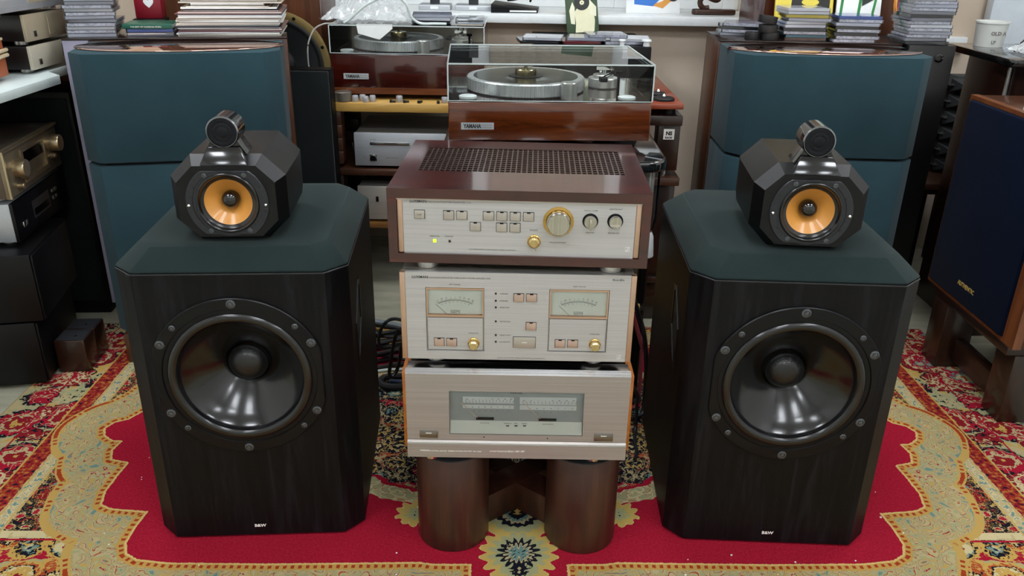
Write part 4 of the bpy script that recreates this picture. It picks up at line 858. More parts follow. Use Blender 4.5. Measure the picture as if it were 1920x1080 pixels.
# ================================================================== turntables
def turntable(loc, rz, label, W, ph, cover, wm, plate_s, foot=True, stripe=False):
    t = thing('turntable', label, 'turntable', loc, rz); D = .40; w2 = W / 2; z0 = .0205
    b = B(); box(b, -w2, w2, 0, D, z0, z0 + ph); pl = obj('plinth', b, wm, t, bevel=.003)
    if stripe: b = B(); box(b, -w2 - .0005, w2 + .0005, -.0015, D, z0 - .0003, z0 + .022); obj('base_strip', b, wood('strip_brown', '#4a2410', '#633416', '#744220', 'x', .3, .5), t)
    b = B(); box(b, -.5 * plate_s[0] + plate_s[2], .5 * plate_s[0] + plate_s[2], -.0014 - (.001 if stripe else 0), .001, z0 + plate_s[3], z0 + plate_s[3] + plate_s[1]); np_ = obj('name_plate', b, MATS['plate_grey'], t)
    x0 = plate_s[2] - .5 * plate_s[0]
    text('YAMAHA', plate_s[1] * .82, MATS['ink'], np_, (x0 + .007, -.0018 - (.001 if stripe else 0), z0 + plate_s[3] + plate_s[1] * .22), sx=.74, bold=.0007); text('NATURAL SOUND', plate_s[1] * .22, MATS['ink_soft'], np_, (x0 + plate_s[0] * .55, -.0018 - (.001 if stripe else 0), z0 + plate_s[3] + plate_s[1] * .58)); text('TURNTABLE GT-2000', plate_s[1] * .22, MATS['ink_soft'], np_, (x0 + plate_s[0] * .55, -.0018 - (.001 if stripe else 0), z0 + plate_s[3] + plate_s[1] * .22), sx=.9)
    zt = z0 + ph
    b = B(); box(b, -w2 + .004, w2 - .004, .004, D - .004, zt, zt + .0012); obj('deck_plate', b, MATS['deck'] if 'deck' in MATS else mat('deck', '#2a1614', .12, coat=.8), t)
    cx, cy, rp = -.055, .20, .168
    b = B(); lathe(b, [(rp - .004, .002), (rp, .006), (rp, .036), (rp - .003, .039), (rp - .018, .039), (rp - .022, .035), (.02, .034)], 72, (cx, cy, zt)); pt = obj('platter', b, MATS['platter'] if 'platter' in MATS else brushed('platter', '#c6c8ca', '#d8dadb', 'z', .28, .6), t)
    b = B(); lathe(b, [(.150, .0345), (.151, .037), (.149, .0395), (.055, .039), (.052, .0385), (.004, .0385)], 64, (cx, cy, zt)); obj('record', b, MATS['vinyl'], t)
    b = B(); lathe(b, [(.05, .0388), (.05, .0398), (.003, .0399)], 40, (cx, cy, zt)); obj('record_label', b, MATS['dark_grey'], t)
    b = B(); lathe(b, [(.030, .040), (.0305, .044), (.0305, .056), (.029, .058), (.006, .0585), (.004, .066), (.0035, .068)], 40, (cx, cy, zt)); obj('disc_clamp', b, mat('clamp_champagne', '#b8a983', .25, 1.0), t)
    b = B(); lathe(b, [(.022, .0012), (.0225, .004), (.0225, .044), (.021, .046)], 40, (cx + .108, .045, zt)); obj('strobe_tower', b, MATS['satin'], t)
    for x in (-w2 + .052, w2 - .062): b = B(); lathe(b, [(.022, .0012), (.024, .004), (.024, .009), (.021, .0105)], 32, (x, .04, zt)); obj('control_dial', b, MATS['white_plastic'], t)
    # tonearm
    ax_, ay_ = w2 - .098, .235
    b = B(); lathe(b, [(.040, .0012), (.043, .005), (.043, .028), (.041, .030), (.030, .031), (.030, .037), (.028, .039)], 48, (ax_, ay_, zt)); tb = obj('arm_base', b, MATS['satin'], t)
    b = B(); cyl(b, .013, .045, (ax_, ay_ + .005, zt + .038)); box(b, ax_ - .022, ax_ + .022, ay_ - .01, ay_ + .02, zt + .052, zt + .062); obj('arm_pivot', b, MATS['chrome'], t)
    b = B(); tube(b, [(ax_, ay_ + .07, zt + .066), (ax_, ay_, zt + .066), (ax_ + .012, ay_ - .08, zt + .064), (ax_ - .004, ay_ - .15, zt + .062), (ax_ - .028, ay_ - .185, zt + .058)], .0042, 10); obj('tonearm', b, MATS['chrome'], t)
    b = B(); cyl(b, .017, .034, (ax_, ay_ + .10, zt + .066), 'y', 28); obj('counterweight', b, MATS['satin'], t)
    b = B(); box(b, ax_ - .040, ax_ - .020, ay_ - .205, ay_ - .175, zt + .048, zt + .060); obj('headshell', b, MATS['black'], t, bevel=.002)
    b = B(); cyl(b, .004, .05, (ax_ + .036, ay_ - .055, zt + .001)); box(b, ax_ + .026, ax_ + .046, ay_ - .062, ay_ - .046, zt + .048, zt + .056); obj('arm_rest', b, MATS['black'], t)
    # clear lid: five separate acrylic sheets
    k = .004; c0 = zt + .0018; c1 = zt + cover
    for nm, a in (('lid_top', (-w2, w2, 0, D, c1 - k, c1)), ('lid_front', (-w2, w2, 0, k, c0, c1 - k)), ('lid_back', (-w2, w2, D - k, D, c0, c1 - k)), ('lid_side', (-w2, -w2 + k, k, D - k, c0, c1 - k)), ('lid_side', (w2 - k, w2, k, D - k, c0, c1 - k))):
        b = B(); box(b, *a); obj(nm, b, MATS['acrylic'], t)
    # bright polished edges of the lid
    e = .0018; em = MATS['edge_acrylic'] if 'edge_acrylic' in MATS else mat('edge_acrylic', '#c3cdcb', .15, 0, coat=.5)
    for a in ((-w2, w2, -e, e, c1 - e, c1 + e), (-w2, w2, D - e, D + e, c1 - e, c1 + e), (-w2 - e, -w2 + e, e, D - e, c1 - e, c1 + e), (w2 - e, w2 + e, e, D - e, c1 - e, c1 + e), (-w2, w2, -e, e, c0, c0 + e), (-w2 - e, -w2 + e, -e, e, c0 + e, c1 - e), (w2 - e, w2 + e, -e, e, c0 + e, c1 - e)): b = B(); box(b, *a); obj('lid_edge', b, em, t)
    for x in (-w2 + .06, w2 - .06):
        for y in (.06, D - .06): b = B(); lathe(b, [(.030, 0), (.033, .003), (.033, .016), (.028, .0208)], 32, (x, y, 0)); obj('foot', b, MATS['rubber'], t)
    return t
n = NT('vinyl'); n.set(color='#08080a', rough=.28, coat=.3); tcx = n.n('ShaderNodeTexCoord'); MATS['vinyl'] = n.m
turntable((.0945, 2.205, .7425), R_(3.2), 'turntable with clear lid and reddish wooden plinth on the black carbon shelf', .545, .1035, .098, MATS['cherry'], (.088, .0185, -.195, .030))
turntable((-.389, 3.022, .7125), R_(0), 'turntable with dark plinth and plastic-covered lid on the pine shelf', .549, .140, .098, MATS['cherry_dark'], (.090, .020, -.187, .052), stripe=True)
# ================================================================== carbon shelf rack under the front turntable
n = NT('carbon'); br = n.n('ShaderNodeTexWave'); br.inputs['Scale'].default_value = 90; br.inputs['Distortion'].default_value = 1.; n.l(n.coord(rot=(0, 0, R_(45))), br.inputs['Vector'])
n.set(color=n.ramp(br.outputs['Fac'], [(.4, '#050606'), (.6, '#1b1f1f')]), rough=.12, coat=1., coatr=.03); MATS['carbon'] = n.m
t = thing('carbon_rack', 'rack with rounded black carbon shelf on clear tubes under the front turntable', 'rack', (.10, 2.075, .0005)); ZO = 0
b = B(); prism(b, rrect(-.30, .302, 0, .53, .055, 6), .711 + ZO, .742 + ZO); obj('carbon_shelf', b, MATS['carbon'], t, bevel=.008, seg=3)
b = B(); box(b, -.26, .262, .03, .50, .30 + ZO, .322 + ZO); obj('lower_shelf', b, MATS['pine'], t, bevel=.003)
for x in (-.262, .264):
    for y in (.055, .475):
        b = B(); lathe(b, [(.026, .7105 + ZO), (.026, .57 + ZO), (.016, .535 + ZO)], 32, (x, y, 0)); obj('clear_tube', b, MATS['acrylic'], t)
        b = B(); lathe(b, [(.012, .7105 + ZO), (.012, .536 + ZO)], 20, (x, y, 0)); obj('core_rod', b, MATS['satin'], t)
        b = B(); lathe(b, [(.016, .535 + ZO), (.022, .52 + ZO), (.026, .465 + ZO), (.024, .462 + ZO)], 28, (x, y, 0)); obj('collar', b, MATS['white_plastic'], t)
        b = B(); lathe(b, [(.014, .4615 + ZO), (.014, .3225 + ZO)], 20, (x, y, 0)); obj('pole', b, MATS['black'], t)
        b = B(); lathe(b, [(.014, .2995 + ZO), (.014, .012), (.03, .008), (.03, 0)], 20, (x, y, 0)); obj('pole', b, MATS['black'], t)
# ================================================================== dark rack behind it
ZO = -FZ
t = thing('espresso_rack', 'dark wooden rack with a red-brown plate on top against the beige wall', 'rack', (.225, 2.70, FZ))
rk('top_plate', -.29, .326, 0, .745, .757, .775, MATS['red_plate']); rk('dark_plate', -.29, .327, 0, .745, .703, .736, MATS['espresso']); rk('middle_plate', -.29, .335, -.005, .745, .500, .528, MATS['brown_x']); rk('bottom_plate', -.29, .33, 0, .745, .14, .165, MATS['espresso'])
for x in (-.25, .288):
    for y in (.05, .68):
        b = B(); cyl(b, .02, .0205, (x, y, .7362 + ZO)); obj('puck', b, MATS['rubber'], t)
        rk('post', x - .037, x + .037, y - .035, y + .035, .548, .703, MATS['espresso_z']); b = B(); cyl(b, .012, .02, (x, y, .528 + ZO)); obj('spike', b, MATS['chrome'], t); rk('post', x - .037, x + .037, y - .035, y + .035, .1655, .4995, MATS['espresso_z']); rk('post', x - .037, x + .037, y - .035, y + .035, FZ, .1395, MATS['espresso_z'])
b = B(); box(b, .27, .306, .0135, .0149, .655 + ZO, .690 + ZO); o = obj('maker_plate', b, MATS['white_ink'], t); text('NS', .017, MATS['ink'], o, (.288, .0134, .670 + ZO), ax='CENTER', bold=.001); text('RACK', .009, MATS['ink'], o, (.288, .0134, .658 + ZO), ax='CENTER', bold=.0005)
for k, (x, y, r, lb) in enumerate(((.49, 2.86, .026, 'smaller black puck on the red-brown rack plate'), (.495, 2.77, .036, 'wide black puck with chrome tip on the red-brown rack plate'))):
    t = thing('isolation_puck', lb, 'puck', (x, y, .7753)); b = B(); lathe(b, [(r, 0), (r, .006), (r * .9, .009), (r * .3, .010)], 36); obj('disc', b, MATS['rubber'], t)
    b = B(); lathe(b, [(.008, .0102), (.008, .014), (.003, .020)], 16); obj('tip', b, MATS['chrome'], t)
t = thing('black_component', 'flat black component carrying loose disc cases under the window sill', 'component', (.27, 3.0, .7755)); b = B(); box(b, -.207, .207, .01, .45, .012, .140); obj('case', b, MATS['black_satin'], t, bevel=.003)
b = B(); box(b, -.208, .208, 0, .0098, .010, .141); obj('face_panel', b, MATS['black'], t, bevel=.002)
for x in (-.17, .17):
    for y in (.05, .38): b = B(); cyl(b, .018, .012, (x, y, 0)); obj('foot', b, MATS['rubber'], t)
zt = .9168
for k, (x, y, a, tn, lv) in enumerate(((.085, 3.05, 8, 'dark', 0), (.092, 3.045, -6, 'white', 1), (.236, 3.05, 8, 'red', 0), (.250, 3.06, -6, 'silver', 1), (.387, 3.05, 8, 'clear', 0), (.406, 3.055, -6, 'white', 1), (.33, 3.07, 4, 'clear', 2))):
    cd(x, y, zt + lv * CDT + .0002, R_(a), tn, ['black disc case lying on the flat black component', 'pale disc case overhanging the component corner beside the green picture', 'reddish disc case before the green picture', 'silvery disc case leaning against the green picture pile', 'clear disc case beside the white caps on the component', 'white disc case slanted on the component pile', 'clear disc case topmost on the component pile'][k], None)
for k, (x, y) in enumerate(((.375, 3.018), (.462, 3.022))):
    b = B(); lathe(b, [(.008 + .004 * k, 0), (.008 + .003 * k, .016), (.012 + .006 * k, .017), (.011 + .006 * k, .022), (.003, .023)], 24, (x, y, zt + .0003)); tag(obj('bottle_cap', b, MATS['white_plastic']), ['small white cap at the front of the black component', 'larger white capped jar at the corner of the black component'][k], 'cap')
# green picture: seated figure holding a record before its face
picture('record_picture', 'dark green picture of a figure in white holding a record before the face', .128, .20, (.267, 3.423, .9185), (R_(-18), R_(-5), R_(2)), mat('green_board', '#2c4426', .5),
        [([(q[0], q[1] * .73) for q in pl_], c_) for pl_, c_ in [([(-.03, 0), (.045, 0), (.05, .06), (.046, .115), (.03, .14), (-.012, .14), (-.03, .11), (-.026, .05)], '#d9d7b4'), ([(-.046, .05), (-.03, .045), (-.028, .135), (-.036, .165), (-.05, .12)], '#dddcc0'), ([(.035, .09), (.056, .08), (.058, .13), (.034, .17), (.022, .165)], '#dddcc0'), (ell(.002, .158, .030, .041), '#14160f'), (ell(.002, .158, .009, .0123), '#d9d7b4'), (ell(.002, .158, .0023, .0031), '#14160f')]], .008)
# ---------------------------------------------------------------- things on the window sill
SZ = .9803
for k, (x0, x1) in enumerate(((-.405, -.275), (-.255, -.105))):
    t = thing('tablet_stand', ['flat silver desk stand beside the other stand on the window sill', 'flat silver desk stand next to the black binder on the window sill'][k], 'stand', ((x0 + x1) / 2, 3.56, SZ)); w_ = (x1 - x0) / 2
    b = B(); box(b, -w_, w_, 0, .12, .0, .022); obj('base', b, MATS['cool_silver'], t, bevel=.003); b = B(); box(b, -.02, .02, .03, .042, .022, .16); obj('upright', b, MATS['dark_grey'], t, bevel=.002); b = B(); box(b, -.016, .016, -.002, .0005, .006, .016); obj('label_plate', b, MATS['white'], t)
t = thing('binder', 'black ring binder lying on the window sill under coiled cable', 'binder', (-.005, 3.50, SZ)); b = B(); loft(b, [[(-.10, 0, 0), (-.10, 0, .034), (.09, .01, .012), (.09, .01, 0)], [(-.09, .2, 0), (-.09, .2, .034), (.10, .2, .012), (.10, .2, 0)]]); obj('cover', b, MATS['black_satin'], t, bevel=.002)
b = B(); box(b, -.092, .085, .004, .19, .004, .010); obj('pages', b, MATS['white'], t)
b = B(); pts = [(.03 + (.045 + .008 * math.sin(k * 1.7)) * math.cos(k * .55), .09 + .05 * math.sin(k * .55), .045 + .0015 * k + .006 * math.sin(k)) for k in range(40)]
tube(b, pts, .0048, 7, True, 4); tag(obj('coiled_cable', b, MATS['rubber'], None, (-.02, 3.5, SZ - .005)), 'coil of black cable on the ring binder on the sill', 'cable')
picture('abstract_board', 'white board with blue and orange shapes standing on the window sill', .225, .16, (.567, 3.60, SZ), (R_(-10), 0, R_(2)), MATS['white'],
        [([(-.08, .035), (.0, .028), (.03, .06), (-.03, .10), (-.08, .09)], '#2f6fc0'), ([(.0, .03), (.04, .02), (.075, .05), (.06, .062), (.03, .045), (.01, .04)], '#cf8f3c'), (ell(.082, .07, .024, .022), '#18181a'), ([(-.09, .09), (.03, .10), (.09, .15), (-.09, .15)], '#e0dccf')])
t = thing('wood_ornament', 'carved wooden scroll ornament on a rounded base on the sill', 'ornament', (.80, 3.56, SZ)); b = B(); prism(b, rrect(-.075, .105, 0, .05, .02, 5), 0, .022); obj('base', b, MATS['brown_x'], t, bevel=.006)
b = B(); pts = [(-.02 + .028 * math.cos(a) * (1 - q * .03), .025, .05 + .026 * math.sin(a) * (1 - q * .03)) for q, a in enumerate([R_(-60 - 30 * k) for k in range(9)])] + [(.03, .025, .06), (.05, .025, .12), (.09, .025, .14)]
tube(b, pts, .011, 10); obj('scroll', b, MATS['brown_x'], t)
# ---------------------------------------------------------------- on the rear turntable's lid: plastic bag, paper, cases, lead
def crumple(nx_, ny_, w_, d_, h_, seed, prof=None):
    rnd = random.Random(seed); b = B(); ph = [(rnd.uniform(0, 6), rnd.uniform(10, 60), rnd.uniform(10, 60), rnd.uniform(.15, 1)) for _ in range(9)]; g = []
    for j in range(ny_):
        row = []
        for i in range(nx_):
            x, y = (i / (nx_ - 1) - .5) * w_, j / (ny_ - 1) * d_
            e = (1 - abs(2 * i / (nx_ - 1) - 1) ** 3) * (1 - abs(2 * j / (ny_ - 1) - 1) ** 3)
            z = sum(a * abs(math.sin(p + x * fx + y * fy)) for p, fx, fy, a in ph) / 5 * h_ * (.15 + e) + rnd.uniform(0, .1) * h_
            row.append(b.verts.new((x + rnd.uniform(-.3, .3) * w_ / nx_, y + rnd.uniform(-.3, .3) * d_ / ny_, max(.0015, z))))
        g.append(row)
    for j in range(ny_ - 1):
        for i in range(nx_ - 1): b.faces.new((g[j][i], g[j][i + 1], g[j + 1][i + 1])); b.faces.new((g[j][i], g[j + 1][i + 1], g[j + 1][i]))
    r = bmesh.ops.extrude_face_region(b, geom=b.faces[:]); bmesh.ops.translate(b, verts=[v for v in r['geom'] if isinstance(v, bmesh.types.BMVert)], vec=(0, 0, .0008))
    return b
LZ = .7125 + .0205 + .140 + .098 + .0025
tag(obj('plastic_bag', crumple(34, 22, .305, .24, .085, 3), MATS['bag_film'], None, (-.545, 3.042, LZ - .0012), (0, 0, 0), angle=20), 'crumpled clear plastic bag lying on the rear turntable lid', 'plastic bag')
b = B(); prism(b, [(-.06, 0), (.065, 0), (.068, -.012), (.02, -.050), (-.055, -.030)], -.0006, .0006, 'y'); box(b, -.06, .065, -.0006, .018, -.0008, .0004); tag(obj('paper_sheet', b, MATS['white'], None, (-.505, 3.0192, LZ + .0004), (0, 0, 0)), 'folded white paper hanging over the front of the rear lid', 'paper')
b = B(); tube(b, [(-.61, 3.030, LZ + .0045), (-.585, 3.030, LZ + .02), (-.52, 3.024, LZ + .07), (-.44, 3.026, LZ + .098), (-.392, 3.034, LZ + .075), (-.375, 3.045, LZ + .03), (-.345, 3.055, LZ + .0055), (-.29, 3.058, LZ + .0042), (-.25, 3.056, LZ + .0042)], .0045, 8); tag(obj('white_cable', b, MATS['pale_table']), 'pale cable arching over the clear plastic bag', 'cable')
t = thing('jack_lead', 'thin grey lead with metal plug hanging beside the rear turntable', 'cable', (-.70, 2.94, .60)); b = B(); tube(b, [(.065, .088, .3755), (.045, .084, .3755), (.02, .072, .374), (-.008, .05, .357), (-.028, .03, .31), (-.03, .02, .25), (-.026, .02, .205)], .0028, 8); obj('lead', b, mat('lead_grey', '#8f8f88', .4), t)
b = B(); lathe(b, [(.004, 0), (.0065, .004), (.0065, .026), (.004, .03)], 16, (-.026, .02, .176)); lathe(b, [(.0012, -.022), (.003, -.018), (.003, 0)], 12, (-.026, .02, .176)); obj('plug', b, MATS['chrome'], t)
for k, (x, y, a, tn, lv, lb) in enumerate(((-.308, 3.10, 4, 'dark', 0, 'dark disc case at the bottom of the pile on the rear lid'), (-.306, 3.095, -3, 'white', 1, 'white disc case in the middle of the pile on the rear lid'), (-.304, 3.10, 5, 'silver', 2, 'silver disc case on top of the pile on the rear lid'))): cd(x, y, LZ + lv * CDT, R_(a), tn, lb, None)
t = thing('clear_box', 'clear plastic box with gold bottom at the corner of the rear lid', 'box', (-.168, 3.05, LZ)); b = B(); box(b, -.048, .048, 0, .13, .0, .006); obj('tray', b, MATS['champagne'], t); b = B(); box(b, -.05, .05, -.002, .132, .0065, .024); obj('lid', b, MATS['case_clear'], t, bevel=.002)
# loose knobs and bits on the pine shelf
PS = .7124
for k, (u, r, h, dy) in enumerate(((643, .0305, .034, .0035), (666, .011, .022, .0), (678, .011, .022, .018), (686, .011, .021, -.007), (698, .011, .022, .006), (748, .0115, .022, .008), (833, .011, .02, .006))):
    p = aty(u, 187, 2.975); b = B(); lathe(b, [(r * .9, 0), (r, .002), (r, h - .002), (r * .9, h)], 28, (p.x, 2.978 + dy + (r if k == 0 else 0) * .2, PS)); o = obj('spacer_puck', b, mat('knob_champ', '#9b9488', .3, .8) if k == 0 else mat('knob_grey', '#a9a9aa', .4, .3))
    tag(o, 'large champagne metal spacer puck lying on the pine shelf' if k == 0 else ('small grey puck in the row beside the champagne puck on the pine shelf' if k < 5 else ('lone small grey puck midway along the pine shelf' if k == 5 else 'small grey puck at the turntable end of the pine shelf')), 'puck', 'grey pucks on the pine shelf' if 0 < k < 5 else None)
for k, u in enumerate((737, 762, 788, 822)):
    p = aty(u, 188, 2.972); b = B(); cyl(b, .004, .018, (-.009, 0, .004), 'x', 10); box(b, -.012, -.004, -.005, .005, .0, .009); tag(obj('loose_fitting', b, MATS['rubber'], None, (p.x, 2.973, PS), (0, 0, R_(30 * k))), 'tiny dark metal fitting lying on the pine shelf edge', 'fitting', 'fittings on the pine shelf')

# ================================================================== left side: table, silver units, stacked black gear
t = thing('side_table', 'pale laminate table carrying stacked silver units', 'table', (-1.72, 2.35, FZ))
b = B(); prism(b, [(-.42, -.55), (.36, -.55), (.36, .14), (.295, .20), (.295, .58), (-.42, .58)], .843 + ZO, .869 + ZO); obj('table_top', b, MATS['pale_table'], t, bevel=.002)
b = B(); box(b, -.42, .28, .555, .575, 0, .8425 + ZO); obj('end_panel', b, wood('orange_panel', '#4a2208', '#6b3510', '#7c431a', 'z', .4), t)
b = B(); box(b, -.419, -.40, -.54, .553, 0, .8425 + ZO); obj('back_panel', b, MATS['espresso_z'], t)
def side_unit(name, label, cat, x, y0, z, w_, h_, d_, panel, body, rz=90, feet=True):
    """unit facing +x; its near end is at y0"""
    a = R_(rz); t = thing(name, label, cat, (x + math.cos(a) * w_ / 2, y0 + math.sin(a) * w_ / 2, z), a)
    f_ = .012 if feet else 0
    b = B(); box(b, -w_ / 2, w_ / 2, 0, .010, f_, h_); obj('face_panel', b, panel, t, bevel=.0015)
    b = B(); box(b, -w_ / 2 + .002, w_ / 2 - .002, .0103, d_, f_ + .001, h_ - .001); obj('body', b, body, t, bevel=.002)
    if feet:
        for fx in (-w_ / 2 + .05, w_ / 2 - .05):
            for fy in (.05, d_ - .05): b = B(); cyl(b, .018, f_ + .0005, (fx, fy, 0)); obj('foot', b, MATS['satin'], t)
    return t
mat('dark_body', '#120d0c', .3)
mat('cream_panel', '#b9ad94', .4, .4); mat('champ_panel', '#8e8570', .38, .6)
t = side_unit('cassette_unit', 'cream-faced unit with dark display resting on the pale table', 'hi-fi unit', -1.43, 2.485, .8695, .40, .080, .33, mat('cream_pale', '#c3bda9', .4, .3), MATS['dark_body'])
b = B(); box(b, -.02, .06, -.0015, .001, .03, .068); obj('display', b, MATS['dark_grey'], t); b = B(); box(b, -.165, -.150, -.003, .001, .024, .040); obj('button', b, MATS['steel'], t); text('SONY', .008, MATS['ink_soft'], t, (-.185, -.0006, .068)) if False else None
t = side_unit('cassette_unit', 'beige-faced unit with raised door in the middle of the silver stack', 'hi-fi unit', -1.43, 2.485, .950, .40, .088, .33, MATS['cream_panel'], MATS['dark_body'])
b = B(); box(b, -.075, .09, -.002, .001, .022, .078); dr = obj('front_door', b, MATS['cream_panel'], t, bevel=.001); b = B(); box(b, -.165, -.150, -.003, .001, .024, .040); obj('button', b, MATS['steel'], t)
t = side_unit('tuner_unit', 'grey silver unit on top of the stack above the pale table', 'hi-fi unit', -1.42, 2.36, 1.0395, .40, .10, .33, MATS['cool_silver'], MATS['grey_steel'])
b = B(); box(b, -.05, .12, -.002, .001, .03, .08); obj('display', b, MATS['cream_panel'], t)
t = thing('orange_jar', 'orange leather box tied with cream rope at the end of the pale table', 'box', (-1.50, 2.30, .8695), R_(8)); b = B(); box(b, -.06, .06, 0, .09, .012, .108); obj('body', b, mat('orange_leather', '#a5542c', .5), t, bevel=.004); b = B(); box(b, -.062, .062, -.002, .092, .1085, .116); obj('lid', b, mat('cream_rim', '#cdbb98', .5), t, bevel=.002)
for fx, fy in ((.04, .02), (-.04, .02), (0, .075)): b = B(); cyl(b, .012, .012, (fx, fy, 0)); obj('foot', b, mat('brass_foot', '#b5893c', .35, .6), t)
for z in (.068, .082): b = B(); tube(b, [(-.066, -.004, z), (0, -.008, z + .002), (.066, -.004, z), (.066, .05, z), (.064, .094, z)], .0055, 8); obj('rope', b, MATS['cream_rim'], t)
# gold amplifier, black receiver, two black cases
for k, (z0, z1) in enumerate(((.0005, .2065), (.207, .420))):
    t = thing('black_case', ['black equipment case standing on the rug edge below the other black case', 'black equipment case stacked under the black receiver'][k], 'case', (-1.395 + (.031 if k else 0), 2.163, z0), R_(12)); h_ = z1 - z0; s = -.006
    b = B(); box(b, -.44, s, 0, .34, .006, h_); obj('body', b, MATS['black_satin'], t, bevel=.004)
    b = B(); box(b, s, s + .006, .004, .336, .010, h_ - .004); obj('face_panel', b, MATS['black'], t, bevel=.002)
    for x in (-.39, -.05):
        for y in (.05, .30): b = B(); cyl(b, .015, .0062, (x, y, 0)); obj('foot', b, MATS['rubber'], t)
t = side_unit('black_receiver', 'black-faced receiver with silver end cheek under the gold amplifier', 'receiver', -1.425, 2.225, .4205, .40, .128, .36, MATS['black_satin'], MATS['cool_silver'], 98)
b = B(); box(b, -.075, .05, -.001, .001, .045, .098); obj('display', b, MATS['grey_steel'], t); b = B(); box(b, -.068, .043, -.0016, -.0005, .052, .072); obj('screen', b, MATS['black_gloss'], t)
b = B(); box(b, -.165, -.135, -.006, .001, .046, .064); obj('power_button', b, MATS['chrome'], t, bevel=.002)
for k in range(4): b = B(); box(b, .07 + .022 * (k % 2) , .086 + .022 * (k % 2), -.005, .001, .060 + .022 * (k // 2), .070 + .022 * (k // 2)); obj('button', b, MATS['grey_steel'], t, bevel=.001)
mat('gold_face', '#8a7d66', .35, .6); mat('gold_edge', '#c2b190', .3, .9)
t = side_unit('gold_amplifier', 'champagne gold amplifier with large knobs on the black receiver', 'amplifier', -1.425, 2.225, .5495, .40, .150, .36, MATS['gold_face'], mat('gold_lid', '#6a6057', .35, .7), 98)
b = B(); plate_holes(b, -.085, .095, .030, .128, -.005, .001, [(-.072, .082, .043, .118)]); obj('window_frame', b, MATS['gold_edge'], t); b = B(); box(b, -.072, .082, -.0015, .001, .082, .118); obj('display', b, MATS['black_gloss'], t)
for a in ((-.2, -.192, -.006, -.0002, .0125, .1418), (-.2, .2, -.006, -.0002, .142, .149)): b = B(); box(b, *a); obj('edge_line', b, MATS['gold_edge'], t)
for x, z, r in ((-.125, .085, .026), (.145, .095, .026)): b = B(); lathe(b, [(r, 0), (r, .026), (r * .93, .030), (r * .1, .0305)], 36, (x, 0, z), 'y'); obj('knob', b, MATS['gold_edge'], t)
for x, z in ((-.10, .052), (.125, .058), (-.135, .035)): b = B(); lathe(b, [(.008, 0), (.008, .016), (.006, .018)], 20, (x, 0, z), 'y'); obj('small_knob', b, MATS['gold_edge'], t)
# black tower behind, shadowed under the table
t = thing('black_tower', 'black tower speaker standing in the gap behind the black gear', 'speaker', (-1.56, 2.68, FZ), R_(4)); b = B(); box(b, -.13, .11, 0, .20, 0, .79); obj('cabinet', b, MATS['black'], t, bevel=.004); b = B(); box(b, -.12, .10, -.006, -.0003, .05, .77); obj('cloth_front', b, MATS['dark_cloth'], t, bevel=.002)
# two brown wooden blocks on the rug
for k, (x, y) in enumerate(((-1.358, 2.238), (-1.3651, 2.3189))):
    t = thing('wooden_block', ['brown wooden block in front of its twin beside the black cases', 'brown wooden block behind its twin by the teal speaker foot'][k], 'block', (x, y, .0005), R_(5)); b = B(); box(b, -.045, .045, 0, .080, 0, .108); obj('body', b, MATS['espresso_z'], t, bevel=.003); b = B(); box(b, -.041, .041, .004, .076, .1082, .1092); o = obj('top_pad', b, MATS['dark_grey'], t); b = B(); cyl(b, .004, .001, (.01, .03, .1093)); obj('screw', b, MATS['chrome'], o)

# ================================================================== right side: blue-fronted speaker on its stand
t = thing('blue_speaker', 'wooden speaker with dark blue cloth front on a dark stand', 'speaker', (1.392, 2.285, .2405), R_(-90)); w_, h_, d_ = .255, .610, .34
b = B(); plate_holes(b, -w_, w_, 0, h_, -.004, .02, [(-w_ + .012, w_ - .055, .012, h_ - .012)]); obj('face_frame', b, wood('blue_frame', '#4a2412', '#6b3a1c', '#7d4a26', 'z', .35, .3), t)
b = B(); box(b, -w_ + .002, w_ - .002, .0205, d_, .001, h_ - .001); obj('cabinet', b, wood('blue_cab', '#2c1509', '#452413', '#57311b', 'z', .35, .3), t, bevel=.004)
b = B(); box(b, -w_ + .013, w_ - .056, -.014, .018, .013, h_ - .013); o = obj('cloth_front', b, MATS['navy_cloth'], t, bevel=.008)
text('AUTHENTIC', .020, mat('letter_gold', '#c9ae5a', .4, .2), o, (-.062, -.0146, .066), sx=.86, ext=.0008)
t = thing('speaker_stand', 'dark brown wooden stand with square legs under the blue-fronted speaker', 'stand', (1.43, 2.285, 0)); ST_ = MATS['espresso_z']
for x, y in ((.03, -.20), (.0, .13), (.26, -.20), (.26, .15)): b = B(); box(b, x - .05, x + .05, y - .045, y + .045, .0005 if x < .1 else FZ, .2145); obj('leg', b, ST_, t, bevel=.003)
b = B(); box(b, -.045, .305, -.24, .19, .2147, .240); obj('top_board', b, MATS['espresso'], t, bevel=.003)
b = B(); box(b, .0, .035, -.1545, .0845, .03, .10); obj('stretcher', b, ST_, t, bevel=.002); b = B(); box(b, .25, .285, -.1545, .1045, .03, .10); obj('stretcher', b, ST_, t, bevel=.002)
zb = .2405 + .610
slab('yellow_book', 'yellow-edged booklet under disc cases on the blue-fronted speaker', 'book', .20, .24, .012, mat('book_yellow', '#b0a35c', .5), (1.60, 2.12, zb + .0003), R_(70), page=MATS['white'])
for k, (x, y, a, tn, lb) in enumerate(((1.53, 2.20, 60, 'clear', 'clear disc case directly on the yellow-edged booklet'), (1.535, 2.18, 74, 'brown', 'brownish disc case second above the yellow-edged booklet'), (1.57, 2.14, 66, 'white', 'white disc case third above the yellow-edged booklet'), (1.575, 2.13, 80, 'dark', 'dark disc case topmost above the yellow-edged booklet'))): cd(x, y, zb + .0125 + k * CDT, R_(a), tn, lb, None)
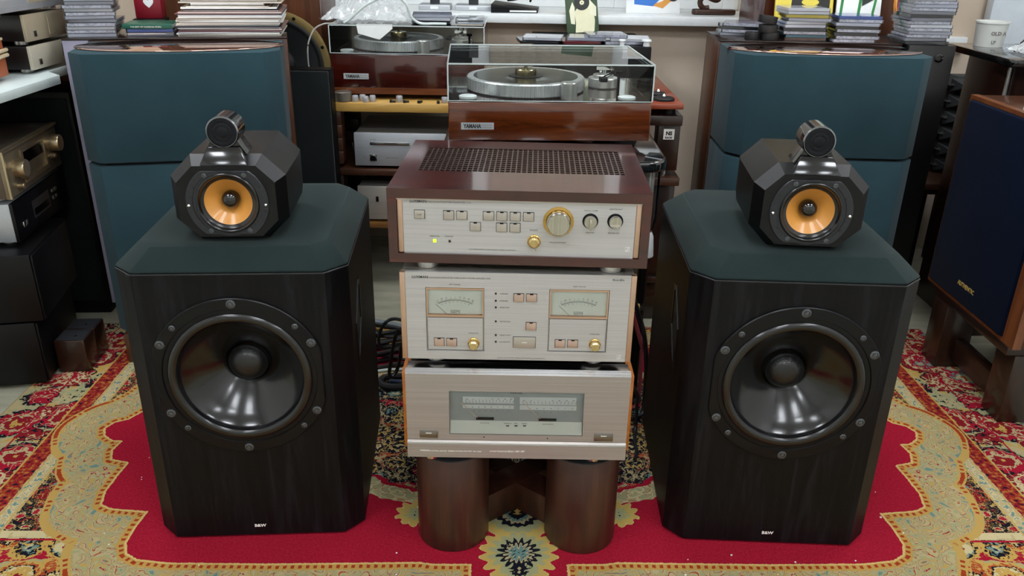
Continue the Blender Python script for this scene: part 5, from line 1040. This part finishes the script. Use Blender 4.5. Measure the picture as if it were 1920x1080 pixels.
# dark tall cabinet with black top, foam column on a small table, bucket and bags
t = thing('dark_cabinet', 'dark brown cabinet with a black overhanging top behind the blue-fronted speaker', 'cabinet', (1.60, 2.62, FZ))
b = B(); box(b, 0, .60, 0, .38, 0, .925 + ZO); obj('carcass', b, wood('cab_dark', '#160906', '#26110a', '#3a1d0f', 'z', .35, .3, .6), t, bevel=.003); b = B(); prism(b, rrect(-.085, .62, -.03, .40, .03, 4), .926 + ZO, .948 + ZO); obj('top_board', b, MATS['black_gloss'], t, bevel=.003)
b = B(); tube(b, [(-.006, .10, .15), (-.006, .10, .915)], .006, 10, False); obj('side_rod', b, MATS['satin'], t)
CZ = .9485
tag(obj('plastic_bag', crumple(30, 20, .28, .16, .07, 11), MATS['bag_film'], None, (1.72, 2.625, CZ), (0, 0, R_(-8)), angle=20), 'crumpled clear plastic bag on the black cabinet top', 'plastic bag')
b = B(); lathe(b, [(.045, 0), (.050, .075), (.053, .076), (.053, .082), (.050, .082), (.049, .076), (.043, .004)], 36, (1.618, 2.93, CZ)); o = tag(obj('paper_tub', b, mat('tub_white', '#c9cbc6', .5)), 'white lidless paper tub with pencilled letters on the black cabinet top', 'tub'); text('OLD A', .017, MATS['ink_soft'], o, (1.593, 2.8795, CZ + .040), bold=.0004); text('LP', .015, MATS['ink_soft'], o, (1.600, 2.8805, CZ + .012), bold=.0004)
t = thing('black_clamp', 'small black plastic clamp lying before the paper tub', 'clamp', (1.72, 2.842, CZ), R_(8)); b = B(); box(b, -.06, .05, -.012, .012, 0, .018); obj('jaw', b, MATS['rubber'], t, bevel=.003); b = B(); tube(b, [(-.04, 0, .018), (0, .005, .05), (.05, 0, .055), (.07, 0, .03)], .009, 8); obj('grip', b, MATS['rubber'], t)
t = thing('corner_table', 'small round-edged wooden table holding black foam by the beige wall', 'table', (1.66, 3.03, FZ)); b = B(); prism(b, rrect(-.13, .22, 0, .42, .05, 4), .405 + ZO, .430 + ZO); obj('table_top', b, MATS['brown_x'], t, bevel=.004); b = B(); prism(b, rrect(-.12, .21, .01, .41, .04, 4), .385 + ZO, .4045 + ZO); obj('apron', b, MATS['black_satin'], t)
for x, y in ((-.08, .06), (.17, .06), (-.08, .36), (.17, .36)): b = B(); box(b, x - .02, x + .02, y - .02, y + .02, 0, .3845 + ZO); obj('leg', b, MATS['black'], t)
t = thing('foam_column', 'black acoustic foam column of pyramid wedges on the small table', 'acoustic foam', (1.745, 3.25, .4305)); h1 = .062
for k in range(6):
    b = B(); z = k * h1; w_ = .085; bs = [(-w_, -w_ * .7), (w_, -w_ * .7), (w_, w_ * .7), (-w_, w_ * .7)]
    loft(b, [[(p[0] * s, p[1] * s, z + q) for p in bs] for s, q in ((.62, .0003), (1.0, h1 * .5), (.62, h1 - .0003))])
    for sx in (-.5, .5): loft(b, [[(sx * w_ - w_ * .45, -w_ * .55, z + .006), (sx * w_ + w_ * .45, -w_ * .55, z + .006), (sx * w_ + w_ * .45, -w_ * .55, z + h1 - .006), (sx * w_ - w_ * .45, -w_ * .55, z + h1 - .006)], [(sx * w_ - .004, -w_ * 1.0, z + h1 / 2 - .004), (sx * w_ + .004, -w_ * 1.0, z + h1 / 2 - .004), (sx * w_ + .004, -w_ * 1.0, z + h1 / 2 + .004), (sx * w_ - .004, -w_ * 1.0, z + h1 / 2 + .004)]])
    obj('foam_wedge', b, mat('foam_black', '#2b2e2f', .9), t, angle=10)
b = B(); box(b, -.075, .055, -.035, 0, -.03, .03); o = tag(obj('wall_trunking', b, MATS['white_plastic'], None, (1.80, 3.549, .885), bevel=.004), 'white plastic socket box fixed to the beige wall', 'socket')
b = B(); box(b, -.12, .12, 0, .05, 0, 1.38); o = tag(obj('leaning_board', b, mat('panel_blue', '#c3ccd2', .4), None, (2.02, 3.47, FZ), bevel=.003), 'tall bluish white panel leaning at the back wall by the paper tub', 'board')

# ================================================================== cables on the floor and lint on the rug
def cable(label, pts, r, m, name='audio_cable'): b = B(); tube(b, pts, r, 8); tag(obj(name, b, m), label, 'cable')
gy = mat('cable_grey', '#6d7478', .35); bl = MATS['rubber']; mat('cable_dark', '#15161a', .35); bd = MATS['cable_dark']
# the tangle lies in layers: each layer rests on the one below and its own cables never cross
def laid(y0, slope, z, r, m, wig): cable('black cable lying in the tangle behind the amplifier stack', [(x, y0 + slope * (x + .35) + wig * math.sin(31 * x), z) for x in (-.56, -.50, -.44, -.38, -.33, -.28, -.24, -.20)], r, m); COL.objects[-1]['group'] = 'tangled cables behind the stack'
for k in range(6): laid(2.305 + .047 * k, .22, .0078, .0075, (bl, bd)[k % 2], .008)
for k in range(4): laid(2.315 + .068 * k, -.45, .0225, .0072, (bd, bl)[k % 2], .010)
for k in range(3): laid(2.345 + .075 * k, .16, .0365, .0068, bl, .012)
cable('thick grey cable crossing over the black cables beside the amplifier stack', [(-.56, 2.545, .052), (-.46, 2.525, .054), (-.40, 2.505, .055), (-.34, 2.475, .054), (-.28, 2.445, .053), (-.20, 2.42, .052)], .009, gy)
def hang(pix, y): return [tuple(aty(u, v, y)) for u, v in pix]
cable('black cable looped upright next to the amplifier stack', [(-.19, 1.868, .36), (-.225, 1.95, .31), (-.27, 2.06, .225)] + hang([(752, 618), (742, 630), (736, 655), (732, 684), (730, 700)], 2.105) + [tuple(aty(735, 707, 2.11))] + hang([(744, 694), (750, 672), (753, 648)], 2.125) + [tuple(aty(762, 634, 2.135)), (-.25, 2.155, .15), (-.226, 2.175, .06), (-.222, 2.188, .012), (-.222, 2.20, .0062)], .0055, bd)
cable('second upright loop of black cable behind the wooden-sided amplifier', [(-.15, 1.868, .42), (-.20, 1.98, .37), (-.265, 2.10, .26)] + hang([(740, 598), (722, 606), (713, 622), (710, 640)], 2.155) + [tuple(aty(716, 652, 2.165))] + hang([(735, 650), (758, 645)], 2.185) + [(-.258, 2.20, .11), (-.235, 2.213, .05), (-.23, 2.222, .012), (-.23, 2.228, .0056)], .005, bd)
cable('fat black cable bent round the speaker corner below the loops', [tuple(atz(u, v, .0108)) for u, v in ((785, 704), (752, 705), (727, 706), (714, 714), (722, 724), (752, 725), (785, 724))], .0105, bl)
cable('dark blue cable inside the bend of the fat black cable', [tuple(atz(u, v, .0062)) for u, v in ((731, 714.5), (752, 715), (785, 714))], .006, mat('cable_blue', '#1d3049', .35))
cable('pale plug lead among the black cables on the rug', [tuple(atz(u, v, .0054)) for u, v in ((708, 696), (722, 694), (738, 693), (760, 693), (785, 693))], .005, MATS['pale_table'])
cable('black speaker cable hanging between the amplifier stack and the right speaker', [(.20, 1.859, .585), (.225, 1.93, .575), (.27, 2.03, .53)] + hang([(1196, 585), (1208, 630), (1212, 680), (1210, 728)], 2.066) + [tuple(atz(1206, 768, .020)), tuple(atz(1196, 782, .0105)), tuple(atz(1165, 787, .0076))], .007, mat('hang_black', '#14141a', .4))
cable('pinkish cable hanging behind the wooden-sided amplifier', [(.15, 1.872, .41), (.20, 1.95, .44), (.28, 2.05, .45)] + hang([(1201, 640), (1203, 662), (1201, 700), (1198, 738)], 2.086) + [tuple(atz(1190, 762, .010)), tuple(atz(1165, 766, .0072))], .006, mat('hang_pink', '#8c3a44', .4))
cable('dark cable curling onto the rug beside the drums', [(.10, 1.872, .34), (.16, 1.92, .33), (.24, 1.97, .27)] + hang([(1190, 730), (1194, 760), (1192, 800)], 1.95) + [tuple(atz(1190, 828, .008)), tuple(atz(1194, 846, .0062)), tuple(atz(1190, 862, .0062))], .005, mat('hang_dark', '#1a1a1f', .4))
b = B(); rl = random.Random(5)
for k in range(90):
    x, y = rl.uniform(-.95, .95), rl.uniform(1.36, 2.0); s = rl.uniform(.0008, .0022); a = rl.random() * 3
    if (abs(abs(x - .02) - .146) < .09 and y > 1.44) or (-.84 < x < -.31 and y > 1.47) or (.34 < x < .86 and y > 1.48) or (.15 < x and y > 1.75): continue
    loft(b, [[(x + s * math.cos(a + q) * 1.3, y + s * math.sin(a + q), .0003 + hh) for q in (0, 1.3, 2.6, 4.1)] for hh in (0, s)])
tag(obj('lint_specks', b, MATS['white']), 'tiny white lint specks scattered on the red rug field', 'lint', kind='stuff')
